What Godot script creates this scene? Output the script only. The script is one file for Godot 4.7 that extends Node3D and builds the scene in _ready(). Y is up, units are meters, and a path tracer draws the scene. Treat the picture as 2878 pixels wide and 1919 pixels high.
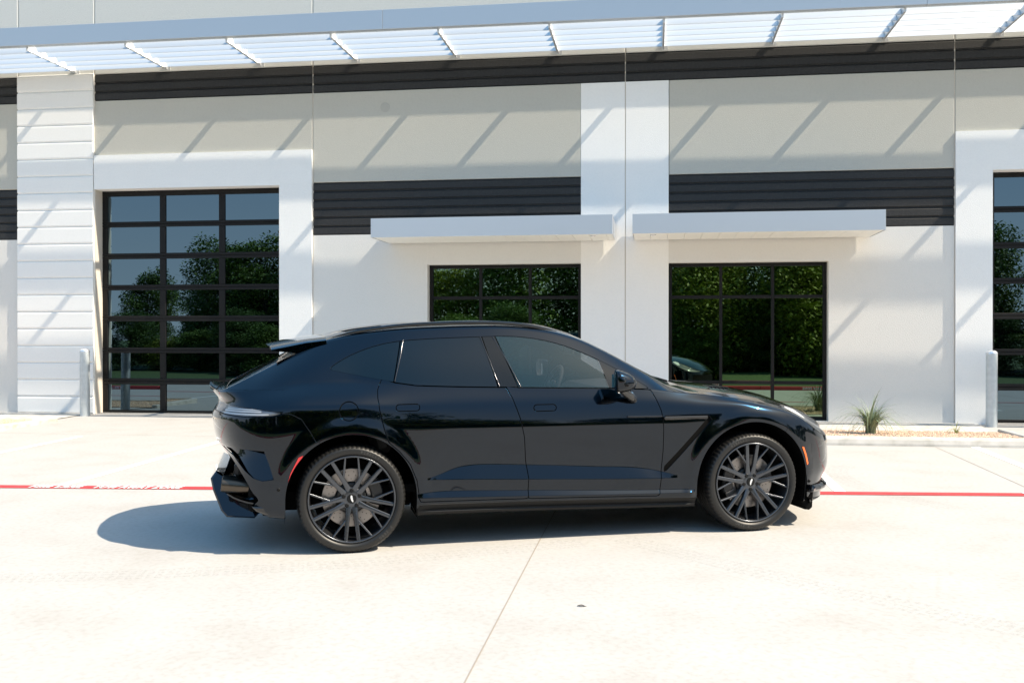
extends Node3D

# ---------------------------------------------------------------- setting out
const SLOPE := 0.016                       # the lot falls away from the building
const SUN_WAY := Vector3(-0.885, -1.0, -0.170)
var car_o := Vector3(-2.5102, -0.1440, 8.9988)
var rng := RandomNumberGenerator.new()
var M := {}

func lot_y(z: float) -> float:
	if z <= 13.0: return -SLOPE * z
	return -SLOPE * 13.0 - 0.04 * (z - 13.0)

func _ready():
	rng.seed = 7
	# ---- camera
	var cam := Camera3D.new(); cam.name = "camera"; add_child(cam)
	cam.fov = 37.87; cam.near = 0.1; cam.far = 3000.0
	cam.position = Vector3(0, 1.377, 16.74)
	cam.rotation = Vector3(-0.003935, deg_to_rad(8.2), 0)
	cam.current = true
	# ---- sky, exposure
	var env := Environment.new()
	env.background_mode = Environment.BG_SKY
	var sm := ProceduralSkyMaterial.new()
	sm.sky_top_color = lin(0.112, 0.285, 0.515)
	sm.sky_horizon_color = lin(0.58, 0.64, 0.67)
	sm.sky_curve = 0.17
	sm.sky_energy_multiplier = 1.0
	sm.ground_bottom_color = Color(0.35, 0.38, 0.34)
	sm.ground_horizon_color = Color(0.66, 0.69, 0.70)
	sm.sun_angle_max = 75.0
	sm.sun_curve = 0.27
	var sky := Sky.new(); sky.sky_material = sm
	env.sky = sky
	env.tonemap_mode = Environment.TONE_MAPPER_LINEAR
	env.tonemap_exposure = 1.9
	env.ambient_light_source = Environment.AMBIENT_SOURCE_SKY
	env.sdfgi_enabled = true; env.ssao_enabled = true; env.ssil_enabled = true
	var we := WorldEnvironment.new(); we.name = "environment"; we.environment = env; add_child(we)
	# ---- sun
	var sun := DirectionalLight3D.new(); sun.name = "sun"; add_child(sun)
	sun.look_at_from_position(Vector3.ZERO, SUN_WAY, Vector3.UP)
	sun.light_energy = 1.42; sun.light_angular_distance = 0.5
	sun.light_color = Color(1.0, 0.945, 0.855); sun.shadow_enabled = true
	make_materials()
	build_ground()
	build_building()
	build_beds()
	build_trees()
	build_car()
	build_small_things()

# ---------------------------------------------------------------- mesh helpers
class MB:
	var v := PackedVector3Array()
	var n := PackedVector3Array()
	var uv := PackedVector2Array()
	var col := PackedColorArray()
	var i := PackedInt32Array()
	func tri(a: Vector3, b: Vector3, c: Vector3):
		var k := v.size(); var nn := (c - a).cross(b - a).normalized()
		v.append(a); v.append(b); v.append(c)
		for q in 3: n.append(nn)
		i.append(k); i.append(k + 1); i.append(k + 2)
	func quad(a: Vector3, b: Vector3, c: Vector3, d: Vector3):   # clockwise seen from the front
		var k := v.size(); var nn := (c - a).cross(b - d).normalized()
		if nn.length() < 0.5: nn = (c - a).cross(b - a).normalized()
		v.append(a); v.append(b); v.append(c); v.append(d)
		for q in 4: n.append(nn)
		for q in [0, 1, 2, 0, 2, 3]: i.append(k + q)
	func box(lo: Vector3, hi: Vector3, c := 0.0):
		var b := Transform3D(Basis(), (lo + hi) * 0.5)
		obox(b, hi - lo, c)
	func obox(t: Transform3D, size: Vector3, c := 0.0):
		var h := size * 0.5
		var e := minf(c, minf(h.x, minf(h.y, h.z)) * 0.98)
		for ax in 3:
			for s in [-1.0, 1.0]:
				var u := (ax + 1) % 3; var w := (ax + 2) % 3
				var q := []
				for k in [[-1, -1], [-1, 1], [1, 1], [1, -1]]:
					var p := Vector3.ZERO
					p[ax] = s * h[ax]; p[u] = k[0] * (h[u] - e); p[w] = k[1] * (h[w] - e)
					q.append(t * p)
				if s > 0: quad(q[0], q[1], q[2], q[3])
				else: quad(q[3], q[2], q[1], q[0])
		if e <= 0.0: return
		for ax in 3:     # chamfers along axis ax
			var u := (ax + 1) % 3; var w := (ax + 2) % 3
			for su in [-1.0, 1.0]:
				for sw in [-1.0, 1.0]:
					var q := []
					for k in [[-1, 0], [1, 0], [1, 1], [-1, 1]]:
						var p := Vector3.ZERO
						p[ax] = k[0] * (h[ax] - e)
						p[u] = su * (h[u] - (e if k[1] == 1 else 0.0)); p[w] = sw * (h[w] - (0.0 if k[1] == 1 else e))
						q.append(t * p)
					if su * sw > 0: quad(q[0], q[1], q[2], q[3])
					else: quad(q[3], q[2], q[1], q[0])
		for sx in [-1.0, 1.0]:
			for sy in [-1.0, 1.0]:
				for sz in [-1.0, 1.0]:
					var a := t * Vector3(sx * h.x, sy * (h.y - e), sz * (h.z - e))
					var b := t * Vector3(sx * (h.x - e), sy * h.y, sz * (h.z - e))
					var d := t * Vector3(sx * (h.x - e), sy * (h.y - e), sz * h.z)
					if sx * sy * sz > 0: tri(a, d, b)
					else: tri(a, b, d)
	# a polygon in a plane, pushed along a direction: prism with chamfered front
	func prism(poly: PackedVector2Array, t: Transform3D, z0: float, z1: float, c := 0.0):
		var p := poly
		if Geometry2D.is_polygon_clockwise(p): p = p.duplicate(); p.reverse()
		var m := p.size()
		var inner := p
		if c > 0.0:
			inner = PackedVector2Array()
			for k in m:
				var a := p[(k - 1 + m) % m]; var b := p[k]; var d := p[(k + 1) % m]
				var n1 := (b - a).normalized(); var n2 := (d - b).normalized()
				var q := (Vector2(-n1.y, n1.x) + Vector2(-n2.y, n2.x))
				q = q / maxf(0.35, q.length_squared() * 0.5)
				inner.append(b + q * c)
		var zf := z1 - c; var zb := z0 + c
		for k in m:
			var k2 := (k + 1) % m
			quad(t * Vector3(p[k].x, p[k].y, zb), t * Vector3(p[k].x, p[k].y, zf), t * Vector3(p[k2].x, p[k2].y, zf), t * Vector3(p[k2].x, p[k2].y, zb))
			if c > 0.0:
				quad(t * Vector3(p[k].x, p[k].y, zf), t * Vector3(inner[k].x, inner[k].y, z1), t * Vector3(inner[k2].x, inner[k2].y, z1), t * Vector3(p[k2].x, p[k2].y, zf))
				quad(t * Vector3(inner[k].x, inner[k].y, z0), t * Vector3(p[k].x, p[k].y, zb), t * Vector3(p[k2].x, p[k2].y, zb), t * Vector3(inner[k2].x, inner[k2].y, z0))
		var ids := Geometry2D.triangulate_polygon(inner)
		for k in range(0, ids.size(), 3):
			var a := inner[ids[k]]; var b := inner[ids[k + 1]]; var d := inner[ids[k + 2]]
			if (b - a).cross(d - a) > 0: var s := b; b = d; d = s
			tri(t * Vector3(a.x, a.y, z1), t * Vector3(b.x, b.y, z1), t * Vector3(d.x, d.y, z1))
			tri(t * Vector3(a.x, a.y, z0), t * Vector3(d.x, d.y, z0), t * Vector3(b.x, b.y, z0))
	# smooth grid of points, rows[r][c]; flip turns the faces round
	func grid(rows: Array, flip := false, wrap := false):
		var R := rows.size(); var C: int = rows[0].size(); var k := v.size()
		for r in R:
			for c in C:
				var a: Vector3 = rows[maxi(r - 1, 0)][c]; var b: Vector3 = rows[mini(r + 1, R - 1)][c]
				var c0 := c - 1; var c1 := c + 1
				if wrap:
					c0 = (c0 + C - 1) % (C - 1) if c0 < 0 else c0
					c1 = 1 if c1 > C - 1 else c1
				else: c0 = maxi(c0, 0); c1 = mini(c1, C - 1)
				var nn: Vector3 = (b - a).cross(rows[r][c1] - rows[r][c0])
				if nn.length_squared() < 1e-16: nn = Vector3.UP
				nn = nn.normalized()
				v.append(rows[r][c]); n.append(-nn if flip else nn)
		for r in R - 1:
			for c in C - 1:
				var p := k + r * C + c
				var q := [p, p + 1, p + C + 1, p + C] if not flip else [p, p + C, p + C + 1, p + 1]
				for z in [0, 1, 2, 0, 2, 3]: i.append(q[z])
	# turned shape about the axis z of t; profile of (radius, z), points listed from the back to the front outside
	func lathe(prof: Array, t: Transform3D, seg := 48, sharp := false):
		if sharp:
			for k in prof.size() - 1: lathe([prof[k], prof[k + 1]], t, seg)
			return
		var rows := []
		for p in prof:
			var row := PackedVector3Array()
			for s in seg + 1:
				var a := TAU * s / seg
				row.append(t * Vector3(cos(a) * p[0], sin(a) * p[0], p[1]))
			rows.append(row)
		grid(rows, true, true)
	func tube(path: PackedVector3Array, rad: Array, seg := 10, up := Vector3.UP, squash := 1.0):
		var rows := []
		for k in path.size():
			var d := (path[mini(k + 1, path.size() - 1)] - path[maxi(k - 1, 0)]).normalized()
			var s := d.cross(up).normalized(); var w := s.cross(d).normalized()
			var row := PackedVector3Array()
			for q in seg + 1:
				var a := TAU * q / seg
				row.append(path[k] + s * cos(a) * rad[k] * squash + w * sin(a) * rad[k])
			rows.append(row)
		grid(rows, false, true)
		for e in [0, path.size() - 1]:
			for q in seg:
				if e == 0: tri(path[e], rows[e][q], rows[e][q + 1])
				else: tri(path[e], rows[e][q + 1], rows[e][q])
	func add(o: MB):
		var k := v.size()
		v.append_array(o.v); n.append_array(o.n)
		for q in o.i: i.append(q + k)
	func mirrored() -> MB:
		var o := MB.new()
		for p in v: o.v.append(Vector3(p.x, p.y, -p.z))
		for p in n: o.n.append(Vector3(p.x, p.y, -p.z))
		for q in range(0, i.size(), 3):
			o.i.append(i[q]); o.i.append(i[q + 2]); o.i.append(i[q + 1])
		return o
	func mesh() -> ArrayMesh:
		var a := []; a.resize(Mesh.ARRAY_MAX)
		a[Mesh.ARRAY_VERTEX] = v; a[Mesh.ARRAY_NORMAL] = n; a[Mesh.ARRAY_INDEX] = i
		if uv.size() == v.size() and uv.size() > 0: a[Mesh.ARRAY_TEX_UV] = uv
		if col.size() == v.size() and col.size() > 0: a[Mesh.ARRAY_COLOR] = col
		var m := ArrayMesh.new()
		if v.size() > 0: m.add_surface_from_arrays(Mesh.PRIMITIVE_TRIANGLES, a)
		return m

func put(mb: MB, called: String, mat: Material, parent: Node = null) -> MeshInstance3D:
	return put_mesh(mb.mesh(), called, mat, parent)

func put_mesh(me: Mesh, called: String, mat: Material, parent: Node = null) -> MeshInstance3D:
	var o := MeshInstance3D.new(); o.name = called; o.mesh = me
	o.material_override = mat
	(self if parent == null else parent).add_child(o, true)
	return o

func tag(o: Node, label: String, category: String, group := "", kind := "") -> Node:
	if label != "": o.set_meta("label", label)
	if category != "": o.set_meta("category", category)
	if group != "": o.set_meta("group", group)
	if kind != "": o.set_meta("kind", kind)
	return o

func structure(o: Node) -> Node:
	o.set_meta("kind", "structure"); return o

func thing(called: String, label: String, category: String, at := Vector3.ZERO, group := "") -> Node3D:
	var o := Node3D.new(); o.name = called; add_child(o, true); o.position = at
	tag(o, label, category, group); return o

func holder(called: String, parent: Node) -> Node3D:
	var o := Node3D.new(); o.name = called; parent.add_child(o, true); return o

# ---------------------------------------------------------------- materials
func lin(r: float, g: float, b: float, a := 1.0) -> Color:
	var c := Color(r, g, b).linear_to_srgb(); c.a = a; return c

func plain(c: Color, rough := 0.6, metal := 0.0, spec := 0.5) -> StandardMaterial3D:
	var m := StandardMaterial3D.new(); m.albedo_color = c; m.roughness = rough; m.metallic = metal; m.metallic_specular = spec
	return m

func noise_tex(freq: float, ramp: Array, size := 512, seed_ := 1, octaves := 5, kind := FastNoiseLite.TYPE_SIMPLEX_SMOOTH) -> NoiseTexture2D:
	var f := FastNoiseLite.new(); f.noise_type = kind; f.frequency = freq; f.seed = seed_; f.fractal_octaves = octaves
	var t := NoiseTexture2D.new(); t.width = size; t.height = size; t.seamless = true; t.noise = f
	var g := Gradient.new(); var off := PackedFloat32Array(); var col := PackedColorArray()
	for r in ramp: off.append(r[0]); col.append(r[1])
	g.offsets = off; g.colors = col; t.color_ramp = g
	return t

func bump_tex(freq: float, strength: float, size := 512, seed_ := 3, octaves := 4) -> NoiseTexture2D:
	var f := FastNoiseLite.new(); f.noise_type = FastNoiseLite.TYPE_SIMPLEX_SMOOTH; f.frequency = freq; f.seed = seed_; f.fractal_octaves = octaves
	var t := NoiseTexture2D.new(); t.width = size; t.height = size; t.seamless = true; t.noise = f
	t.as_normal_map = true; t.bump_strength = strength
	return t

func painted(base: Color, vary: float, seed_: int, rough := 0.75, stucco: Texture2D = null, scale := 0.35) -> StandardMaterial3D:
	var m := plain(Color.WHITE, rough)
	var b := base
	m.albedo_texture = noise_tex(0.03, [[0.2, b.darkened(vary)], [0.5, b], [0.8, b.lightened(vary * 0.6)]], 512, seed_, 6)
	m.uv1_triplanar = true; m.uv1_world_triplanar = true; m.uv1_scale = Vector3.ONE * scale
	if stucco != null:
		m.normal_enabled = true; m.normal_texture = stucco; m.normal_scale = 0.5
	return m

func make_materials():
	var st := bump_tex(0.09, 3.0, 512, 11, 3)
	M.white = painted(lin(0.88, 0.88, 0.865), 0.006, 21, 0.8, st, 1.2)
	M.offwhite = painted(lin(0.73, 0.72, 0.69), 0.008, 22, 0.8, st, 1.2)
	M.grey = painted(lin(0.51, 0.502, 0.452), 0.012, 23, 0.85, st, 1.2)
	M.sunlit_grey = painted(lin(0.62, 0.625, 0.60), 0.012, 27, 0.85, st, 1.2)  # lighter copy of the wall grey, fuller sun on the upper wall painted in
	M.dark = painted(lin(0.018, 0.018, 0.0185), 0.06, 24, 0.6, st, 1.2)
	M.plug = plain(lin(0.44, 0.437, 0.40), 0.85)
	M.caulk = plain(lin(0.62, 0.57, 0.50), 0.8)
	M.alu = plain(lin(0.72, 0.735, 0.75), 0.32, 0.56)
	M.alu_face = plain(lin(0.48, 0.52, 0.56), 0.36, 0.65)
	M.alu_canopy = plain(lin(0.60, 0.64, 0.69), 0.38, 0.6)
	M.soffit = plain(lin(0.84, 0.84, 0.80), 0.5)
	M.frame = plain(lin(0.008, 0.0078, 0.008), 0.5, 0.0, 0.35)
	M.pane = plain(lin(0.105, 0.15, 0.18), 0.0, 1.0)
	M.pane2 = plain(lin(0.18, 0.25, 0.19), 0.0, 1.0)
	M.inside = plain(lin(0.02, 0.02, 0.02), 0.9)
	M.galv = plain(lin(0.60, 0.64, 0.66), 0.45, 0.45)
	M.galv.albedo_texture = noise_tex(0.03, [[0.25, lin(0.88, 0.90, 0.91)], [0.75, lin(0.98, 0.99, 1.0)]], 256, 5, 3, FastNoiseLite.TYPE_CELLULAR)
	M.galv.uv1_triplanar = true; M.galv.uv1_scale = Vector3.ONE * 2.0
	# concrete of the lot
	var cf := plain(Color.WHITE, 0.85)
	cf.albedo_texture = noise_tex(0.007, [[0.05, lin(0.408, 0.388, 0.368)], [0.34, lin(0.430, 0.416, 0.401)], [0.6, lin(0.438, 0.426, 0.412)], [0.9, lin(0.448, 0.438, 0.426)]], 1024, 31, 8)
	cf.uv1_triplanar = true; cf.uv1_world_triplanar = true; cf.uv1_scale = Vector3(0.16, 0.16, 0.16)
	cf.normal_enabled = true; cf.normal_texture = bump_tex(0.25, 1.0, 1024, 33, 3); cf.normal_scale = 0.12
	cf.detail_enabled = true; cf.detail_blend_mode = BaseMaterial3D.BLEND_MODE_MUL
	cf.detail_albedo = noise_tex(0.11, [[0.2, lin(0.90, 0.89, 0.87)], [0.45, lin(0.97, 0.97, 0.965)], [0.8, Color.WHITE]], 1024, 39, 5)
	M.concrete = cf
	var ck := plain(Color.WHITE, 0.85)
	ck.albedo_texture = noise_tex(0.012, [[0.2, lin(0.40, 0.385, 0.35)], [0.5, lin(0.50, 0.48, 0.45)], [0.8, lin(0.55, 0.53, 0.50)]], 512, 37, 6)
	ck.uv1_triplanar = true; ck.uv1_world_triplanar = true; ck.uv1_scale = Vector3.ONE * 0.6
	M.kerb = ck
	M.joint = plain(lin(0.30, 0.26, 0.22), 0.9)
	M.red = painted(lin(0.50, 0.045, 0.05), 0.05, 41, 0.6)
	M.line = painted(lin(0.84, 0.85, 0.86), 0.03, 42, 0.6)
	M.grass = painted(lin(0.055, 0.10, 0.025), 0.25, 43, 0.9, null, 0.5)
	M.gravel = painted(lin(0.66, 0.49, 0.36), 0.2, 44, 0.9, null, 3.0)
	# car
	var cp := plain(lin(0.0005, 0.0055, 0.0135), 0.18, 1.0, 0.5)
	cp.clearcoat_enabled = true; cp.clearcoat = 1.0; cp.clearcoat_roughness = 0.0
	M.paint = cp
	M.gloss = plain(lin(0.005, 0.005, 0.0055), 0.02)
	M.gloss.clearcoat_enabled = true; M.gloss.clearcoat = 0.6; M.gloss.clearcoat_roughness = 0.02
	M.black = plain(lin(0.004, 0.004, 0.004), 0.8, 0.0, 0.2)
	M.trim = plain(lin(0.007, 0.0075, 0.008), 0.42, 0.0, 0.35)
	M.piano = plain(lin(0.003, 0.0035, 0.004), 0.0)
	M.bar = plain(lin(0.42, 0.44, 0.47), 0.15, 0.3)
	M.sun_glint = plain(lin(0.9, 0.91, 0.92), 0.12)  # white that paints in the bright sun glint on the headlight
	M.rubber = plain(lin(0.0095, 0.0093, 0.009), 0.46)
	M.rim = plain(lin(0.095, 0.102, 0.115), 0.26, 0.85)
	M.barrel = plain(lin(0.045, 0.047, 0.052), 0.4, 0.7)
	M.disc = plain(lin(0.32, 0.29, 0.27), 0.34, 0.85)
	M.caliper = plain(lin(0.012, 0.012, 0.013), 0.35)
	M.chrome = plain(lin(0.75, 0.76, 0.78), 0.10, 1.0)
	M.darkchrome = plain(lin(0.07, 0.07, 0.075), 0.12, 0.8)
	M.silver = plain(lin(0.85, 0.86, 0.88), 0.25, 0.6)
	M.glass = plain(lin(0.007, 0.034, 0.050, 0.52), 0.0); M.glass.transparency = BaseMaterial3D.TRANSPARENCY_ALPHA
	M.privacy = plain(lin(0.0015, 0.005, 0.0095), 0.0)
	M.tail = plain(lin(0.16, 0.17, 0.19), 0.08, 0.5); M.tail.clearcoat_enabled = true
	M.lens = plain(lin(0.10, 0.11, 0.12), 0.10, 0.7); M.lens.clearcoat_enabled = true
	M.red_lens = plain(lin(0.55, 0.008, 0.012), 0.12); M.red_lens.clearcoat_enabled = true
	M.amber = plain(lin(0.75, 0.13, 0.005), 0.15); M.amber.clearcoat_enabled = true
	M.seat = plain(lin(0.05, 0.05, 0.055), 0.6)
	M.steel = plain(lin(0.10, 0.085, 0.07), 0.3, 0.95)
	# plants
	M.bark = painted(lin(0.09, 0.07, 0.05), 0.3, 51, 0.9, null, 1.5)
	M.leaf = plain(Color.WHITE, 0.6); M.leaf.vertex_color_use_as_albedo = true
	M.leaf.backlight_enabled = true; M.leaf.backlight = Color(0.45, 0.52, 0.22); M.leaf.cull_mode = BaseMaterial3D.CULL_DISABLED
	M.blade = plain(lin(0.20, 0.25, 0.15), 0.5); M.blade.cull_mode = BaseMaterial3D.CULL_DISABLED
	M.blade2 = plain(lin(0.26, 0.30, 0.08), 0.5); M.blade2.cull_mode = BaseMaterial3D.CULL_DISABLED

# ---------------------------------------------------------------- ground
func strip_ground(mb: MB, x0: float, x1: float, z0: float, z1: float, up := 0.0):
	# sheet that follows the fall of the lot, broken where the fall changes
	var zs := [z0]
	if z0 < 13.0 and z1 > 13.0: zs.append(13.0)
	zs.append(z1)
	for k in zs.size() - 1:
		var a: float = zs[k]; var b: float = zs[k + 1]
		mb.quad(Vector3(x0, lot_y(a) + up, a), Vector3(x1, lot_y(a) + up, a), Vector3(x1, lot_y(b) + up, b), Vector3(x0, lot_y(b) + up, b))

func build_ground():
	var far := MB.new()
	far.quad(Vector3(-1500, -1.2, -1500), Vector3(1500, -1.2, -1500), Vector3(1500, -1.2, 1500), Vector3(-1500, -1.2, 1500))
	structure(put(far, "ground", M.grass))
	var lot := MB.new(); strip_ground(lot, -80, 80, -0.6, 21.0)
	var lo := structure(put(lot, "pavement", M.concrete))
	# sawn joints in the slab: thin dark strips filled with sealant
	for x in [-26.3, -20.8, -15.3, -11.1, -5.95 - 0.0, -0.86, 3.62, 8.9, 14.2, 19.5]:
		var j := MB.new(); strip_ground(j, x - 0.004, x + 0.004, 3.15, 21.0, 0.002)
		if x != -5.95: put(j, "joint", M.joint, lo)
	for z in [3.12, 16.0]:
		var j := MB.new()
		j.quad(Vector3(-40, lot_y(z - 0.004) + 0.002, z - 0.004), Vector3(40, lot_y(z - 0.004) + 0.002, z - 0.004), Vector3(40, lot_y(z + 0.004) + 0.002, z + 0.004), Vector3(-40, lot_y(z + 0.004) + 0.002, z + 0.004))
		put(j, "joint", M.joint, lo)
	# grass bank behind the red kerb
	var gr := MB.new()
	gr.quad(Vector3(-120, -0.40, 21.15), Vector3(120, -0.40, 21.15), Vector3(120, 0.0, 60), Vector3(-120, 0.0, 60))
	gr.quad(Vector3(-120, 0.0, 60), Vector3(120, 0.0, 60), Vector3(120, -1.1, 300), Vector3(-120, -1.1, 300))
	var gb := put(gr, "lawn", M.grass); structure(gb)
	# red kerb opposite, seen in the glass and the paint
	var k0 := -40
	while k0 < 40:
		var kb := MB.new(); kb.box(Vector3(k0 + 0.006, -0.70, 21.0), Vector3(k0 + 3.994, -0.378, 21.15), 0.02)
		var ko := put(kb, "red_kerb", M.red)
		tag(ko, "red painted kerb with white lettering along the far edge of the pavement", "kerb", "red kerb pieces opposite the building")
		var tm := words("FIRE LANE" if (k0 / 4) % 2 == 0 else "TOW AWAY ZONE", 0.10, 0.004)
		var to := put_mesh(tm, "lettering", M.line, ko)
		to.position = Vector3(k0 + 2.0, -0.452, 20.998); to.rotation.y = PI
		k0 += 4
	# red fire lane line with its words, slightly askew to the wall
	var a := Vector3(-6.51, 0, 7.585); var b := Vector3(3.44, 0, 6.76)
	var d := (b - a).normalized(); var nrm := Vector3(-d.z, 0, d.x)
	if nrm.z < 0: nrm = -nrm
	var rl := MB.new(); var w := 0.085
	var q0 := a - d * 14.0; var q1 := b + d * 14.0
	for k in 12:
		var p := q0.lerp(q1, k / 12.0); var q := q0.lerp(q1, (k + 1) / 12.0)
		var c := [p - nrm * w, q - nrm * w, q + nrm * w, p + nrm * w]
		for z in 4: c[z].y = lot_y(c[z].z) + 0.004
		rl.quad(c[0], c[1], c[2], c[3])
	var red := put(rl, "fire_lane_line", M.red)
	tag(red, "red fire lane line painted across the pavement with white words", "road marking")
	for t in [["FIRE LANE", -5.93], ["TOW AWAY ZONE", -5.10], ["FIRE LANE", 3.72], ["TOW AWAY ZONE", 4.55]]:
		var tm := words(t[0], 0.155, 0.001)
		var to := put_mesh(tm, "lettering", M.line, red)
		var f: float = (t[1] - a.x) / d.x
		var c := a + d * f; c.y = lot_y(c.z) + 0.0085
		var up := Vector3(0, 1, SLOPE).normalized()
		to.transform = Transform3D(Basis(d * 0.52, up.cross(d), up), c)
	# white stall lines between the kerb and the fire lane
	for sx in [[-10.85, 3.3], [-8.24, 3.4], [-5.95, 3.2], [1.765, 3.12], [4.12, 3.08], [6.6, 3.1]]:
		var z1: float = (a + d * ((sx[0] - a.x) / d.x)).z - 0.10
		var m := MB.new(); strip_ground(m, sx[0] - 0.055, sx[0] + 0.055, sx[1], z1, 0.003)
		tag(put(m, "stall_line", M.line), "white parking stall line painted on the pavement", "road marking", "stall lines in front of the building")
	# tyre marks: faint rubber prints, two ribs wide
	var rub := plain(lin(0.10, 0.095, 0.085), 0.9)
	rub.transparency = BaseMaterial3D.TRANSPARENCY_ALPHA
	rub.albedo_texture = noise_tex(0.05, [[0.3, Color(1, 1, 1, 0.0)], [0.62, Color(1, 1, 1, 0.07)], [0.85, Color(1, 1, 1, 0.16)]], 512, 61, 4)
	rub.uv1_triplanar = true; rub.uv1_world_triplanar = true; rub.uv1_scale = Vector3.ONE * 1.3
	var marks := [[[-5.4, 11.1], [-4.18, 10.87], [-3.53, 10.72], [-2.89, 10.51], [-2.24, 10.28], [-1.58, 9.93], [-1.0, 9.6], [-0.53, 9.34]],
		[[-0.22, 9.17], [0.15, 9.54], [0.6, 9.99], [1.0, 10.38], [1.36, 10.65], [1.68, 10.93], [2.3, 11.4], [3.2, 12.0]],
		[[2.2, 5.1], [2.03, 5.27], [1.96, 5.59], [1.96, 5.96], [2.01, 6.35], [2.15, 6.81], [2.6, 7.6]]]
	for mk in marks:
		var tm := MB.new()
		for rib in 4:
			var off := -0.10 + rib * 0.065
			var ppv := PackedVector3Array()
			var cv := Curve2D.new()
			for k in mk.size():
				var p := Vector2(mk[k][0], mk[k][1])
				var pa := Vector2(mk[maxi(k - 1, 0)][0], mk[maxi(k - 1, 0)][1]); var pb := Vector2(mk[mini(k + 1, mk.size() - 1)][0], mk[mini(k + 1, mk.size() - 1)][1])
				cv.add_point(p, -(pb - pa) / 6.0, (pb - pa) / 6.0)
			var bl := cv.get_baked_length(); var n := int(bl / 0.06)
			for k in n:
				var s0 := bl * k / n; var s1 := bl * (k + 0.72) / n
				var p0 := cv.sample_baked(s0); var p1 := cv.sample_baked(s1)
				var dd := (p1 - p0).normalized(); var nn := Vector2(-dd.y, dd.x)
				var e := [p0 + nn * off, p1 + nn * off, p1 + nn * (off + 0.042), p0 + nn * (off + 0.042)]
				var c := []
				for z in e: c.append(Vector3(z.x, lot_y(z.y) + 0.005, z.y))
				tm.quad(c[0], c[1], c[2], c[3])
		var mo := put(tm, "tyre_mark", rub, lo)
		mo.set_meta("kind", "stuff")

func words(s: String, size: float, depth: float) -> TextMesh:
	var t := TextMesh.new(); var f := SystemFont.new(); f.font_names = PackedStringArray(["Droid Sans"]); f.font_weight = 700
	t.font = f; t.text = s; t.font_size = 48; t.pixel_size = size / 35.0; t.depth = depth; t.curve_step = 2.0
	return t

# ---------------------------------------------------------------- building
var bld: Node3D
func wall_box(x0, x1, y0, y1, z0, z1, mat, called := "wall_panel", parent: Node = null, c := 0.006) -> MeshInstance3D:
	var m := MB.new(); m.box(Vector3(x0, y0, z0), Vector3(x1, y1, z1), c)
	return put(m, called, mat, bld if parent == null else parent)

func ribs(x0: float, x1: float, y0: float, y1: float, n: int, called := "dark_band"):
	var h := holder(called, bld)
	var s := (y1 - y0) / n
	for k in n:
		var a := y0 + s * k + 0.001; var b := y0 + s * (k + 1) - 0.001
		var m := MB.new()
		var t := Transform3D(Basis(Vector3(0, 0, 1), Vector3(0, 1, 0), Vector3(-1, 0, 0)), Vector3.ZERO)   # poly x -> z, y -> y, push -> -x
		var poly := PackedVector2Array([Vector2(-0.06, a), Vector2(-0.025, a), Vector2(-0.022, a + 0.010), Vector2(0.0, a + 0.016), Vector2(0.0, b - 0.034), Vector2(-0.020, b - 0.012), Vector2(-0.025, b), Vector2(-0.06, b)])
		m.prism(poly, t, -x1, -x0)
		put(m, "rib", M.dark, h)
	wall_box(x0, x1, y0, y1, -0.25, -0.061, M.dark, "backing", h, 0.0)

func window_unit(x0: float, x1: float, y0: float, y1: float, z: float, cols: Array, rows: Array, called := "window"):
	var h := holder(called, bld)
	var fw := 0.058
	for e in [[x0, x0 + fw], [x1 - fw, x1]]: wall_box(e[0], e[1], y0, y1, z - 0.09, z, M.frame, "frame", h, 0.004)
	for e in [[y0, y0 + fw], [y1 - fw, y1]]: wall_box(x0 + fw + 0.001, x1 - fw - 0.001, e[0], e[1], z - 0.09, z - 0.001, M.frame, "frame", h, 0.004)
	var xs := [x0 + fw]; var ys := [y0 + fw]
	for c in cols:
		wall_box(c - 0.025, c + 0.025, y0 + fw, y1 - fw, z - 0.088, z - 0.003, M.frame, "mullion", h, 0.004)
		xs.append(c - 0.025); xs.append(c + 0.025)
	for r in rows: ys.append(r - 0.028); ys.append(r + 0.028)
	xs.append(x1 - fw); ys.append(y1 - fw)
	for r in rows:
		for k in range(0, xs.size(), 2):
			wall_box(xs[k] + 0.001, xs[k + 1] - 0.001, r - 0.028, r + 0.028, z - 0.086, z - 0.005, M.frame, "transom", h, 0.004)
	for k in range(0, xs.size(), 2):
		for r in range(0, ys.size(), 2):
			var m := MB.new(); m.box(Vector3(xs[k] - 0.008, ys[r] - 0.008, z - 0.055), Vector3(xs[k + 1] + 0.008, ys[r + 1] + 0.008, z - 0.045))
			var p := put(m, "pane", M.pane2, h)
			# panes never sit quite in one plane
			wobble(p, Vector3((xs[k] + xs[k + 1]) * 0.5, (ys[r] + ys[r + 1]) * 0.5, z - 0.05), 0.0016)

func wobble(p: Node3D, c: Vector3, amount: float):
	var b := Basis.from_euler(Vector3(rng.randfn(0, amount), rng.randfn(0, amount), 0))
	p.transform = Transform3D(b, c - b * c)

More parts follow.
